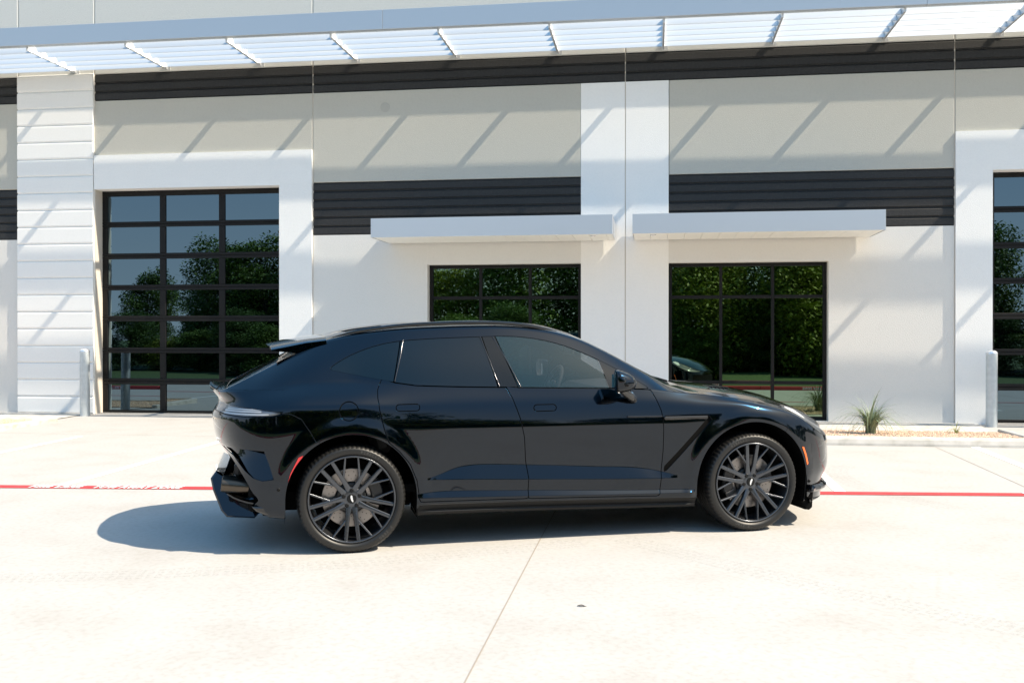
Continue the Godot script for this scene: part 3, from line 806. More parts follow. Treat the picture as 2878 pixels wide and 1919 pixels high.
var SIDE_N := 0
func car_section(x: float) -> Array:
	var c := corner(x); var w := L("w", x)
	var m := ss(0.48, 0.85, x) * (1.0 - ss(2.25, 2.58, x)); var m2 := ss(0.40, 0.62, x) * (1.0 - ss(2.58, 2.68, x))
	var m3 := (1.0 - ss(-0.75, -0.35, x)) * 0.0
	var k := []
	k.append(Vector2(L("r1", x), w - 0.052))
	k.append(Vector2(L("r2", x), w + lerpf(-0.024, 0.014, m2)))
	k.append(Vector2(L("r3", x), w + lerpf(-0.016, -0.006, m2)))
	k.append(Vector2(L("r4", x), w + lerpf(-0.007, 0.005, m)))
	k.append(Vector2(L("r5", x), w + lerpf(-0.003, -0.026, m)))
	k.append(Vector2(L("r6", x), w))
	k.append(Vector2(L("r7", x), w - 0.0075))
	k.append(Vector2(L("r8", x), w - 0.033))
	k.append(Vector2(L("r9", x), w - L("o9", x)))
	var ry := L("ry", x); var rz := L("rz", x)
	if k[8].x > ry - 0.004: k[8].x = ry - 0.004
	var p := []     # (y, z)
	p.append(Vector2(k[0].x + 0.02, w - 0.30)); p.append(Vector2(k[0].x + 0.004, w - 0.075))
	for q in [[0.0, 0.012], [0.10, 0.020], [0.22, 0.016], [0.30, -0.010], [0.62, 0.004], [0.68, 0.012], [0.95, 0.002]]: p.append(k[0].lerp(k[1], q[0]) + Vector2(0, lerpf(0.008 * sin(PI * q[0]), q[1], m2)))
	for q in [0.0, 0.08, 0.5, 0.92]: p.append(k[1].lerp(k[2], q))
	for q in [0.0, 0.05, 0.35, 0.65, 0.95]: p.append(k[2].lerp(k[3], q))
	for q in [0.0, 0.05, 0.25, 0.5, 0.75, 0.94]: p.append(k[3].lerp(k[4], q))
	# smooth skin from the scoop up to the waist
	var cnt := [11, 7, 7, 8]
	for s in 4:
		var a: Vector2 = k[4 + s]; var b: Vector2 = k[5 + s]
		var ta: Vector2 = (b - a) if s == 0 else (b - k[3 + s]) * ((b - a).length() / ((b - a).length() + (a - k[3 + s]).length()))
		var tb: Vector2 = (b - a) if s == 3 else (k[6 + s] - a) * ((b - a).length() / ((b - a).length() + (k[6 + s] - b).length()))
		for q in cnt[s]:
			var u: float = float(q) / cnt[s]
			if s == 0 and q == 1: p.append(a.lerp(b, 0.02))
			p.append(herm(a, b, ta, tb, u))
	var a9: Vector2 = k[8]; var b10 := Vector2(ry, rz)
	for q in 17:
		var u := q / 16.0
		p.append(a9.lerp(b10, u) + Vector2(0, 0.022 * sin(PI * u) * ss(0.05, 0.25, ry - a9.x)))
	SIDE_N = p.size()
	var t := L("t", x)
	for q in range(1, 19):
		var u := q / 18.0
		var z := rz * (1.0 - u)
		var f := 1.0 - pow(1.0 - u, 2.3)
		p.append(Vector2(lerpf(ry, t, f), z))
	var out := []
	for q in p.size():
		var y: float = p[q].x; var z: float = p[q].y
		if q < SIDE_N:
			for A in [ARCH_R, ARCH_F]:
				var dd: float = Vector2(x - A.x, y - A.y).length() - A.z
				if dd < 0.14: z += 0.012 * (1.0 - ss(0.02, 0.13, dd))
		z *= c
		var xx := x
		if x < -0.35: xx += L("xr", y) * pow((-0.35 - x) / 0.65, 2.0)
		elif x > 3.3: xx += L("xf", y) * pow((x - 3.3) / 0.76, 2.0)
		out.append(Vector3(xx, y, z))
	return out

# clip an indexed skin {v, n, i} where f(vertex) >= level
func psd(poly: PackedVector2Array, lo: Vector2, hi: Vector2, p: Vector2) -> float:
	if p.x < lo.x - 0.05 or p.x > hi.x + 0.05 or p.y < lo.y - 0.05 or p.y > hi.y + 0.05: return -0.05
	var best := 1e9; var n := poly.size()
	var inside := false
	var j := n - 1
	for k in n:
		var a := poly[j]; var b := poly[k]
		var e := b - a; var w := p - a
		var t := clampf(w.dot(e) / maxf(e.length_squared(), 1e-12), 0.0, 1.0)
		best = minf(best, (w - e * t).length_squared())
		if (b.y > p.y) != (a.y > p.y):
			if p.x < (a.x - b.x) * (p.y - b.y) / (a.y - b.y) + b.x: inside = not inside
		j = k
	return sqrt(best) if inside else -sqrt(best)

func clip(s: MB, d: PackedFloat32Array, level: float) -> MB:
	var o := MB.new()
	var map := PackedInt32Array(); map.resize(s.v.size()); map.fill(-1)
	var cut := {}
	for q in range(0, s.i.size(), 3):
		var ids := [s.i[q], s.i[q + 1], s.i[q + 2]]
		var poly := []
		var any := false
		for e in 3:
			if d[ids[e]] >= level: any = true
		if not any: continue
		for e in 3:
			var a: int = ids[e]; var b: int = ids[(e + 1) % 3]
			var ia := d[a] >= level; var ib := d[b] >= level
			if ia:
				if map[a] < 0: map[a] = o.v.size(); o.v.append(s.v[a]); o.n.append(s.n[a])
				poly.append(map[a])
			if ia != ib:
				var key := Vector2i(mini(a, b), maxi(a, b))
				if not cut.has(key):
					var t := (level - d[a]) / (d[b] - d[a])
					cut[key] = o.v.size(); o.v.append(s.v[a].lerp(s.v[b], t)); o.n.append(s.n[a].lerp(s.n[b], t).normalized())
				poly.append(cut[key])
		for e in range(1, poly.size() - 1):
			o.i.append(poly[0]); o.i.append(poly[e]); o.i.append(poly[e + 1])
	return o

func dist_poly(s: MB, poly: PackedVector2Array, plan: bool) -> PackedFloat32Array:
	var lo := poly[0]; var hi := poly[0]
	for p in poly: lo = lo.min(p); hi = hi.max(p)
	var d := PackedFloat32Array(); d.resize(s.v.size())
	for k in s.v.size():
		var p := s.v[k]
		d[k] = psd(poly, lo, hi, Vector2(p.x, p.z) if plan else Vector2(p.x, p.y))
	return d

func negs(d: PackedFloat32Array) -> PackedFloat32Array:
	var o := PackedFloat32Array(); o.resize(d.size())
	for k in d.size(): o[k] = -d[k]
	return o

func dist_arch(s: MB, grow := 0.0) -> PackedFloat32Array:
	var d := PackedFloat32Array(); d.resize(s.v.size())
	for k in s.v.size():
		var p := Vector2(s.v[k].x, s.v[k].y)
		var a := (p - Vector2(ARCH_R.x, ARCH_R.y)).length() - ARCH_R.z - grow
		var b := (p - Vector2(ARCH_F.x, ARCH_F.y)).length() - ARCH_F.z - grow
		# below the axle the opening goes straight down
		if p.y < ARCH_R.y:
			a = absf(p.x - ARCH_R.x) - ARCH_R.z - grow; b = absf(p.x - ARCH_F.x) - ARCH_F.z - grow
		d[k] = minf(a, b)
	return d

func pv(a: Array) -> PackedVector2Array:
	var o := PackedVector2Array()
	for q in a: o.append(Vector2(q[0], q[1]))
	return o

func soft(p: PackedVector2Array, times := 2) -> PackedVector2Array:   # corner cutting
	for t in times:
		var o := PackedVector2Array()
		for k in p.size():
			var a := p[k]; var b := p[(k + 1) % p.size()]
			o.append(a.lerp(b, 0.25)); o.append(a.lerp(b, 0.75))
		p = o
	return p

# split a skin: returns the inside piece (shrunk by half the gap) and leaves the rest in box[0]
func cut_out(box: Array, poly: PackedVector2Array, plan := false, gap := 0.0042) -> MB:
	var s: MB = box[0]
	var d := dist_poly(s, poly, plan)
	var piece := clip(s, d, gap)
	box[0] = clip(s, negs(d), gap)
	return piece

func refine(s: MB, lo: Vector2, hi: Vector2) -> MB:
	var o := MB.new(); o.v = s.v.duplicate(); o.n = s.n.duplicate()
	var mid := {}
	for q in range(0, s.i.size(), 3):
		var a := s.i[q]; var b := s.i[q + 1]; var c := s.i[q + 2]
		var x0 := minf(s.v[a].x, minf(s.v[b].x, s.v[c].x)); var x1 := maxf(s.v[a].x, maxf(s.v[b].x, s.v[c].x))
		var y0 := minf(s.v[a].y, minf(s.v[b].y, s.v[c].y)); var y1 := maxf(s.v[a].y, maxf(s.v[b].y, s.v[c].y))
		if x1 < lo.x or x0 > hi.x or y1 < lo.y or y0 > hi.y:
			o.i.append(a); o.i.append(b); o.i.append(c); continue
		var m := []
		for e in [[a, b], [b, c], [c, a]]:
			var key := Vector2i(mini(e[0], e[1]), maxi(e[0], e[1]))
			if not mid.has(key):
				mid[key] = o.v.size(); o.v.append((s.v[e[0]] + s.v[e[1]]) * 0.5); o.n.append((s.n[e[0]] + s.n[e[1]]).normalized())
			m.append(mid[key])
		for t in [[a, m[0], m[2]], [m[0], b, m[1]], [m[2], m[1], c], [m[0], m[1], m[2]]]:
			for k in t: o.i.append(k)
	return o

func fine(box: Array, x0: float, y0: float, x1: float, y1: float, times := 2):
	for k in times: box[0] = refine(box[0], Vector2(x0, y0), Vector2(x1, y1))

# rolled edge round the outline of a panel
func hem(m: MB, r := 0.002) -> MB:
	var o := MB.new(); o.v = m.v.duplicate(); o.n = m.n.duplicate(); o.i = m.i.duplicate()
	var once := {}
	for q in range(0, m.i.size(), 3):
		for e in 3:
			var a := m.i[q + e]; var b := m.i[q + (e + 1) % 3]; var c := m.i[q + (e + 2) % 3]
			var key := Vector2i(mini(a, b), maxi(a, b))
			if once.has(key): once[key] = null
			else: once[key] = [a, b, c]
	var out := {}
	for key in once:
		var t = once[key]
		if t == null: continue
		var va := m.v[t[0]]; var vb := m.v[t[1]]
		var d := (vb - va).normalized()
		var w := d.cross(m.n[t[0]]).normalized()
		if w.dot(m.v[t[2]] - va) > 0: w = -w
		for k in [t[0], t[1]]: out[k] = out.get(k, Vector3.ZERO) + w
	var first := {}
	for k in out:
		var w: Vector3 = out[k].normalized(); var n := m.n[k]; var p := m.v[k]
		first[k] = o.v.size()
		o.v.append(p + w * r * 0.7 - n * r * 0.3); o.n.append((n + w).normalized())
		o.v.append(p + w * r - n * r * 1.0); o.n.append((w * 0.97 + n * 0.1).normalized())
		o.v.append(p + w * r - n * r * 3.5); o.n.append(w)
	for key in once:
		var t = once[key]
		if t == null: continue
		var a: int = t[0]; var b: int = t[1]
		var ra := [a, first[a], first[a] + 1, first[a] + 2]; var rb := [b, first[b], first[b] + 1, first[b] + 2]
		for k in 3:
			for z in [ra[k], ra[k + 1], rb[k + 1], ra[k], rb[k + 1], rb[k]]: o.i.append(z)
	return o

func both(called: String, mb: MB, mat: Material, parent: Node) -> Array:
	return [put(mb, called, mat, parent), put(mb.mirrored(), called, mat, parent)]

func pushed(mb: MB, d: float) -> MB:
	var o := MB.new(); o.i = mb.i.duplicate(); o.n = mb.n.duplicate()
	for k in mb.v.size(): o.v.append(mb.v[k] + mb.n[k] * d)
	return o

func capsule(x0: float, x1: float, y: float, r: float, tilt := 0.0) -> PackedVector2Array:
	var o := PackedVector2Array()
	for k in 9: o.append(Vector2(x1 - r, y) + Vector2(cos(-PI / 2 + PI * k / 8), sin(-PI / 2 + PI * k / 8)) * r)
	for k in 9: o.append(Vector2(x0 + r, y) + Vector2(cos(PI / 2 + PI * k / 8), sin(PI / 2 + PI * k / 8)) * r)
	return o

func circle(x: float, y: float, r: float, n := 28) -> PackedVector2Array:
	var o := PackedVector2Array()
	for k in n: o.append(Vector2(x + cos(TAU * k / n) * r, y + sin(TAU * k / n) * r))
	return o

var car: Node3D
func build_car():
	car = thing("parked_car", "glossy midnight blue sport utility car with dark multi spoke wheels parked on pale concrete", "car")
	car.transform = Transform3D(Basis(Vector3(0.93068563, 0.00585237, -0.36577317), Vector3(0.0, 0.999872, 0.01599795), Vector3(0.36581999, -0.01488906, 0.93056652)).orthonormalized(), car_o)
	# ---- skin
	var xs := []
	for k in 34: xs.append(-0.35 - 0.65 * cos(PI / 2 * (k / 34.0)))
	var x := -0.35
	while x < 3.299: xs.append(x); x += 0.0182
	for k in 39: xs.append(3.3 + 0.76 * sin(PI / 2 * (k / 38.0)))
	var secs := []
	for q in xs: secs.append(car_section(q))
	var side := MB.new(); var top := MB.new()
	var rs := []; var rt := []
	for s in secs:
		rs.append(PackedVector3Array(s.slice(0, SIDE_N)))
		rt.append(PackedVector3Array(s.slice(SIDE_N - 1, s.size())))
	side.grid(rs, false); top.grid(rt, false)
	# one normal along the seam between side and top
	var M_ := SIDE_N; var TN: int = rt[0].size()
	for k in xs.size():
		var a := k * M_ + M_ - 1; var b := k * TN
		var nn := (side.n[a] + top.n[b]).normalized()
		side.n[a] = nn; top.n[b] = nn
	side = clip(side, dist_arch(side), 0.0)
	# ---- black inner skin behind the gaps
	var dlo := soft(pv([[-0.127, 1.302], [-0.095, 1.330], [-0.056, 1.355], [0.063, 1.418], [0.243, 1.479], [0.424, 1.508], [0.70, 1.524], [1.035, 1.533], [1.18, 1.537], [1.316, 1.532], [1.484, 1.511], [1.641, 1.472], [1.773, 1.424], [1.906, 1.364], [2.03, 1.300], [2.20, 1.200], [2.30, 1.135], [2.295, 1.125], [1.99, 1.139], [1.27, 1.157], [0.80, 1.170], [0.50, 1.183], [0.34, 1.207], [0.16, 1.240], [-0.06, 1.286]]), 1)
	var screen := soft(pv([[1.735, -0.2], [1.735, 0.0], [1.765, 0.30], [1.83, 0.53], [1.90, 0.588], [2.05, 0.628], [2.25, 0.678], [2.45, 0.728], [2.52, 0.735], [2.58, 0.65], [2.66, 0.42], [2.715, 0.15], [2.72, -0.2]]), 1)
	var backlight := pv([[-0.33, -0.2], [-0.33, 0.43], [-0.40, 0.49], [-0.60, 0.53], [-0.84, 0.57], [-0.855, 0.5], [-0.86, -0.2]])
	var ins := [pushed(side, -0.014)]; cut_out(ins, dlo, false, -0.006); cut_out(ins, pv([[-1.2, 0.715], [-0.885, 0.715], [-0.764, 0.615], [-0.60, 0.400], [-0.60, 0.1], [-1.2, 0.1]]), false, 0.0); cut_out(ins, pv([[-0.92, 0.77], [-0.57, 0.765], [-0.50, 0.53], [-0.68, 0.53]]), false, 0.0)
	var int_ := [pushed(top, -0.014)]; cut_out(int_, screen, true, -0.006); cut_out(int_, backlight, true, -0.006)
	var inner: MB = ins[0]; inner.add(int_[0]); 
	var inner2 := inner.mirrored(); inner2.add(inner)
	put(inner2, "inner_shell", M.black, car)
	# ---- side glass and pillars
	var sb := [side]
	var glass := cut_out(sb, dlo, false, 0.002)
	var gb := [glass]
	var bpil := cut_out(gb, pv([[1.014, 1.60], [1.122, 1.10], [1.282, 1.10], [1.110, 1.60]]), false, 0.004)
	var quarter := cut_out(gb, pv([[-0.3, 1.10], [0.31, 1.10], [0.429, 1.60], [-0.3, 1.60]]), false, 0.004)
	var rearg := cut_out(gb, pv([[0.20, 1.10], [1.20, 1.10], [1.00, 1.60], [0.40, 1.60]]), false, 0.0)
	# mirror sail at the front corner of the front glass
	var sail := cut_out(gb, pv([[1.915, 1.42], [1.985, 1.10], [2.40, 1.10], [2.40, 1.42]]), false, 0.002)
	both("pillar_trim", pushed(bpil, -0.002), M.piano, car)
	both("quarter_window", pushed(quarter, -0.004), M.privacy, car)
	both("mirror_sail", sail, M.privacy, car)
	# ---- doors
	var fd := cut_out(sb, pv([[1.165, 1.165], [1.207, 1.082], [1.257, 0.936], [1.290, 0.79], [1.302, 0.62], [1.320, 0.486], [1.315, 0.341], [1.312, 0.335], [2.345, 0.312], [2.357, 0.36], [2.369, 0.471], [2.384, 0.65], [2.386, 0.834], [2.372, 0.959], [2.340, 1.05], [2.313, 1.108], [2.300, 1.128], [2.295, 1.12], [1.99, 1.134], [1.27, 1.152]]))
	var rd := cut_out(sb, pv([[0.252, 1.232], [0.215, 1.159], [0.210, 1.10], [0.222, 0.995], [0.250, 0.880], [0.281, 0.785], [0.36, 0.715], [0.435, 0.625], [0.485, 0.50], [0.500, 0.40], [0.505, 0.345], [1.311, 0.335], [1.315, 0.341], [1.320, 0.486], [1.302, 0.62], [1.290, 0.79], [1.257, 0.936], [1.207, 1.082], [1.165, 1.165], [1.27, 1.152], [0.80, 1.165], [0.50, 1.178], [0.34, 1.202]]))
	var fdb := [fd]; var rdb := [rd]
	fine(fdb, 1.34, 0.96, 1.56, 1.04); fine(rdb, 0.31, 0.99, 0.53, 1.07)
	var h1 := cut_out(fdb, capsule(1.366, 1.540, 1.003, 0.024), false, 0.0042)
	var h2 := cut_out(rdb, capsule(0.338, 0.511, 1.027, 0.024), false, 0.0042)
	var fdo := both("front_door", hem(fdb[0]), M.paint, car); var rdo := both("rear_door", hem(rdb[0]), M.paint, car)
	for k in 2:
		put(hem(h1, 0.0015) if k == 0 else hem(h1, 0.0015).mirrored(), "door_handle", M.paint, fdo[k])
		put(hem(h2, 0.0015) if k == 0 else hem(h2, 0.0015).mirrored(), "door_handle", M.paint, rdo[k])
		var fg := pushed(gb[0], -0.004); var rg := pushed(rearg, -0.004)
		put(fg if k == 0 else fg.mirrored(), "window", M.glass, fdo[k])
		put(rg if k == 0 else rg.mirrored(), "window", M.privacy, rdo[k])
	# ---- lights, flap, bumpers
	fine(sb, -0.09, 0.93, 0.09, 1.10, 1); fine(sb, -1.1, 0.94, -0.42, 1.16); fine(sb, -0.45, 0.49, -0.29, 0.74); fine(sb, 3.52, 0.48, 3.65, 0.68)
	fine(sb, 3.44, 0.68, 4.08, 1.0, 1); fine(sb, 2.36, 0.46, 2.80, 0.94, 1); fine(sb, -0.92, 0.51, -0.50, 0.77, 1)
	both("fuel_flap", hem(cut_out(sb, circle(0.002, 1.013, 0.0665), false, 0.0045), 0.0015), M.paint, car)
	var tail := cut_out(sb, pv([[-0.455, 1.007], [-0.53, 1.022], [-0.68, 1.040], [-0.826, 1.054], [-0.897, 1.080], [-0.935, 1.125], [-0.96, 1.175], [-1.06, 1.175], [-1.06, 1.00], [-0.90, 0.998], [-0.85, 0.990], [-0.72, 0.985], [-0.53, 0.990]]), false, 0.002)
	var tlo := both("tail_light", pushed(tail, -0.006), M.tail, car)
	var bars := [tail]
	for e in [[-0.86, -0.60, 1.018, 0.0055], [-0.90, -0.55, 0.999, 0.005], [-0.84, -0.53, 1.032, 0.004]]:
		var bar := pushed(cut_out([tail], capsule(e[0], e[1], e[2], e[3]), false, 0.0), 0.001)
		for k in 2: put(bar if k == 0 else bar.mirrored(), "light_bar", M.bar, tlo[k])
	var head := cut_out(sb, soft(pv([[3.468, 0.925], [3.50, 0.985], [3.85, 0.985], [4.05, 0.72], [3.93, 0.70], [3.82, 0.725], [3.70, 0.79], [3.58, 0.868]]), 1), false, 0.002)
	var hdo := both("headlight", pushed(head, -0.004), M.lens, car)
	var sun_glint := pushed(cut_out([head], pv([[3.478, 0.950], [3.52, 0.962], [3.60, 0.925], [3.655, 0.868], [3.62, 0.868], [3.54, 0.912]]), false, 0.0), -0.002)  # white patch cut from the headlight, a painted sun glint
	for k in 2: put(sun_glint if k == 0 else sun_glint.mirrored(), "headlight_glint", M.sun_glint, hdo[k])
	var ref := cut_out(sb, pv([[-0.315, 0.715], [-0.352, 0.700], [-0.408, 0.59], [-0.425, 0.530], [-0.409, 0.515], [-0.390, 0.575]]), false, 0.0015)
	both("reflector", pushed(ref, 0.003), M.red_lens, car)
	var amb := cut_out(sb, pv([[3.548, 0.655], [3.572, 0.650], [3.598, 0.590], [3.620, 0.512], [3.603, 0.500], [3.582, 0.575]]), false, 0.0015)
	both("side_marker", pushed(amb, 0.003), M.amber, car)
	var skirt := cut_out(sb, pv([[0.488, 0.15], [0.488, 0.318], [1.312, 0.310], [2.345, 0.292], [2.655, 0.285], [2.655, 0.15]]), false, 0.001)
	both("side_skirt", skirt, M.trim, car)
	# the diagonal outlet behind the front wheel
	var slot := cut_out(sb, pv([[2.395, 0.925], [2.752, 0.925], [2.782, 0.885], [2.415, 0.500], [2.390, 0.490], [2.392, 0.535], [2.712, 0.868], [2.725, 0.888], [2.395, 0.888]]), false, 0.0)
	both("side_vent", pushed(slot, -0.020), M.black, car)
	# rear bumper with its slanted vent
	var vent := cut_out(sb, soft(pv([[-0.890, 0.752], [-0.70, 0.752], [-0.585, 0.744], [-0.555, 0.66], [-0.520, 0.545], [-0.60, 0.535], [-0.66, 0.552], [-0.72, 0.60], [-0.80, 0.695]]), 0), false, 0.0015)
	var vt := MB.new(); vt.i = vent.i.duplicate()
	for p in vent.v: vt.v.append(p - Vector3(0, 0, 0.006 + 0.075 * clampf((p.y - 0.535) / 0.21, 0, 1)))
	for k in vent.v.size(): vt.n.append((vent.n[k] + Vector3(0, 0.34, 0)).normalized())
	both("bumper_vent", vt, M.paint, car)
	var rbp := cut_out(sb, pv([[-1.2, 0.1], [-0.2, 0.1], [-0.2, 0.75], [-0.205, 0.815], [-0.228, 0.796], [-0.26, 0.86], [-0.33, 0.965], [-0.40, 1.002], [-0.455, 1.003], [-0.53, 0.987], [-0.72, 0.981], [-0.85, 0.986], [-0.90, 0.994], [-1.2, 0.994]]), false, 0.002)
	var rbb := [rbp]
	cut_out(rbb, soft(pv([[-0.885, 0.715], [-0.822, 0.688], [-0.764, 0.615], [-0.70, 0.515], [-0.668, 0.450], [-0.615, 0.400], [-0.66, 0.36], [-0.64, 0.315], [-0.53, 0.268], [-0.53, 0.1], [-1.2, 0.1], [-1.2, 0.62]]), 1), false, 0.0)
	both("rear_bumper", hem(rbb[0]), M.paint, car)
	var fbp := cut_out(sb, pv([[3.40, 0.70], [3.405, 0.80], [3.45, 0.83], [3.50, 0.87], [3.545, 0.895], [3.58, 0.864], [3.70, 0.786], [3.82, 0.721], [3.93, 0.696], [4.3, 0.70], [4.3, 0.05], [3.40, 0.05]]), false, 0.002)
	var fb := [fbp]
	var gr := cut_out(fb, pv([[3.955, 0.64], [4.3, 0.64], [4.3, 0.33], [3.93, 0.33], [3.90, 0.42]]), false, 0.0)
	both("front_bumper", hem(fb[0]), M.paint, car)
	both("grille", pushed(gr, -0.02), M.black, car)
	# ---- top: glass, roof, bonnet
	var tb := [top]
	var ws := cut_out(tb, screen, true, 0.002); var rw := cut_out(tb, backlight, true, 0.002)
	var wsm := ws.mirrored(); wsm.add(ws); put(pushed(wsm, -0.003), "windscreen", M.glass, car)
	var rwm := rw.mirrored(); rwm.add(rw); put(pushed(rwm, -0.003), "rear_window", M.privacy, car)
	var roof := cut_out(tb, pv([[-0.20, -0.3], [1.70, -0.3], [1.70, 0.2], [1.73, 0.40], [1.79, 0.525], [1.70, 0.545], [0.0, 0.520], [-0.20, 0.50]]), true, 0.002)
	var rom := roof.mirrored(); rom.add(roof); put(rom, "roof", M.privacy, car)
	var hood := cut_out(tb, pv([[2.735, -0.3], [2.735, 0.15], [2.68, 0.42], [2.60, 0.64], [2.62, 0.745], [3.0, 0.735], [3.40, 0.715], [3.62, 0.66], [3.80, 0.50], [3.93, 0.25], [3.95, -0.3]]), true, 0.002)
	var hom := hood.mirrored(); hom.add(hood); put(hem(hom), "bonnet", M.paint, car)
	# bonnet vents
	for s in [-1.0, 1.0]:
		var m := MB.new()
		for k in 5:
			m.obox(Transform3D(Basis.from_euler(Vector3(0, 0, -0.10)), Vector3(3.02 + k * 0.035, L("t", 3.02 + k * 0.035) - 0.008, s * 0.36)), Vector3(0.012, 0.012, 0.20), 0.003)
		put(m, "bonnet_vent", M.gloss, car)
	var rest: MB = hem(sb[0]); rest.add(hem(tb[0]))
	var shell := rest.mirrored(); shell.add(rest)
	put(shell, "body_shell", M.paint, car)
	# cowl and wipers
	var cw := MB.new()
	cw.tube(PackedVector3Array([Vector3(2.50, 1.128, 0.62), Vector3(2.60, 1.128, 0.50), Vector3(2.69, 1.125, 0.25), Vector3(2.71, 1.125, 0.0), Vector3(2.69, 1.125, -0.25), Vector3(2.60, 1.128, -0.50), Vector3(2.50, 1.128, -0.62)]), [0.012, 0.02, 0.02, 0.02, 0.02, 0.02, 0.012], 8)
	put(cw, "cowl", M.trim, car)
	for e in [[Vector3(2.66, 1.15, 0.35), Vector3(2.56, 1.19, -0.25)], [Vector3(2.64, 1.15, -0.10), Vector3(2.52, 1.20, -0.60)]]:
		var m := MB.new(); m.tube(PackedVector3Array([e[0], e[0].lerp(e[1], 0.5) + Vector3(0.01, 0.01, 0), e[1]]), [0.009, 0.007, 0.005], 6); put(m, "wiper", M.trim, car)
	car_trim()
	car_inside()
	for s in [1.0, -1.0]:
		wheel(0.020, s, 0.0, "rear"); wheel(WB + 0.012, s, PI / 5, "front")
	car_under()

func car_trim():
	# chrome lines round the side glass
	for s in [1.0, -1.0]:
		# roof rails
		var path := PackedVector3Array(); var rad := []
		for k in 25:
			var u := k / 24.0; var xx := lerpf(-0.10, 1.64, u)
			path.append(Vector3(xx, L("ry", xx) + 0.012 + 0.014 * sin(PI * clampf(u, 0, 1)), s * (L("rz", xx) - 0.012))); rad.append(0.015 * minf(1.0, minf(u, 1.0 - u) * 8.0 + 0.15))
		var m := MB.new(); m.tube(path, rad, 10, Vector3.UP, 0.8); put(m, "roof_rail", M.gloss, car)
		# bar over the side vent
		var b := MB.new()
		b.obox(Transform3D(Basis.from_euler(Vector3(0, 0, -0.006)), Vector3(2.565, 0.906, s * 0.984)), Vector3(0.36, 0.026, 0.018), 0.007)
		put(b, "vent_strake", M.gloss, car)
		var b2 := MB.new()
		b2.obox(Transform3D(Basis.from_euler(Vector3(0, 0, -0.012)), Vector3(2.235, 0.921, s * 0.9665)), Vector3(0.285, 0.014, 0.012), 0.005)
		put(b2, "door_strake", M.paint, car)
		# window trim strips
		for e in [[[0.343, 1.210], [0.388, 1.36], [0.430, 1.508]], [[1.120, 1.160], [1.066, 1.35], [1.016, 1.532]], [[1.284, 1.158], [1.198, 1.35], [1.112, 1.533]]]:
			var pp := PackedVector3Array()
			for q in e: pp.append(Vector3(q[0], q[1], s * (side_z(q[0], q[1]) + 0.001)))
			var tm := MB.new(); tm.tube(pp, [0.0036, 0.0036, 0.0036], 6); put(tm, "window_trim", M.darkchrome, car)
		# mirror: housing, glass and foot
		var mh := holder("door_mirror", car)
		var rows := []
		for k in 13:
			var u := k / 12.0
			var zz := lerpf(0.985, 1.215, u)
			var sc := pow(maxf(0.0, 1.0 - pow(absf(u * 2.0 - 0.95), 3.2)), 0.5) if u < 1.0 else 0.0
			sc = maxf(sc, 0.10 if u < 1.0 else 0.02)
			var row := PackedVector3Array()
			for q in 25:
				var a := TAU * q / 24.0
				var ca := signf(cos(a)) * pow(absf(cos(a)), 0.75); var sa := signf(sin(a)) * pow(absf(sin(a)), 0.75)
				var px := ca * 0.092 * sc
				if px < -0.045 * sc: px = -0.045 * sc + (px + 0.045 * sc) * 0.35
				row.append(Vector3(2.015 + px * 1.12 - (u - 0.4) * 0.05, 1.198 + sa * (0.078 - 0.022 * ca) * sc - 0.012 * ca, s * zz))
			rows.append(row)
		var mm := MB.new(); mm.grid(rows, s < 0, true); put(mm, "housing", M.paint, mh)
		var mg := MB.new(); mg.obox(Transform3D(Basis(), Vector3(1.958, 1.198, s * 1.09)), Vector3(0.006, 0.105, 0.165), 0.002); put(mg, "mirror_glass", M.chrome, mh)
		var mf := MB.new()
		mf.tube(PackedVector3Array([Vector3(2.02, 1.135, s * 1.035), Vector3(2.06, 1.112, s * 1.00), Vector3(2.12, 1.075, s * 0.965), Vector3(2.165, 1.046, s * 0.93)]), [0.030, 0.032, 0.036, 0.030], 10, Vector3.UP, 0.7)
		put(mf, "foot", M.gloss, mh)
		# parking sensor dots
		for e in [[-0.49, 0.475], [3.635, 0.37]]:
			var d := MB.new(); d.lathe([[0.013, -0.004], [0.012, 0.003], [0.0, 0.004]], Transform3D(Basis(Vector3(1, 0, 0), Vector3(0, 1, 0), Vector3(0, 0, 1)) if s > 0 else Basis(Vector3(-1, 0, 0), Vector3(0, 1, 0), Vector3(0, 0, -1)), Vector3(e[0], e[1], s * side_z(e[0], e[1]))), 14)
			put(d, "sensor", M.trim, car)
		# exhaust tips
		for zz in [0.655, 0.775]:
			var ex := MB.new()
			var t := Transform3D(Basis(Vector3(0, 0, 1), Vector3(0.12, 0.99, 0), Vector3(-0.99, 0.12, 0)).orthonormalized(), Vector3(-0.68, 0.470, s * zz))
			ex.lathe([[0.050, 0.0], [0.052, 0.20], [0.047, 0.205], [0.044, 0.19], [0.043, 0.02]], t, 28)
			put(ex, "exhaust_tip", M.steel, car)
	# rear spoiler
	var sp := MB.new(); var rows := []
	for k in 21:
		var u := k / 10.0 - 1.0; var zz := u * 0.60
		var back := 0.045 * u * u; var dy := -0.020 * u * u
		if absf(u) > 0.95: dy -= 0.02
		var row := PackedVector3Array()
		for q in [[-0.150, 1.538], [-0.30, 1.520], [-0.44, 1.498], [-0.575, 1.472], [-0.582, 1.467], [-0.570, 1.463], [-0.45, 1.450], [-0.32, 1.428], [-0.24, 1.416], [-0.15, 1.48], [-0.150, 1.538]]:
			row.append(Vector3(q[0] + back * (1.0 if q[0] < -0.3 else 0.3), q[1] + dy + 0.012, zz))
		rows.append(row)
	sp.grid(rows, false)
	for e in [0, 20]:
		for q in range(1, 9):
			if e == 20: sp.tri(rows[e][0], rows[e][q], rows[e][q + 1])
			else: sp.tri(rows[e][0], rows[e][q + 1], rows[e][q])
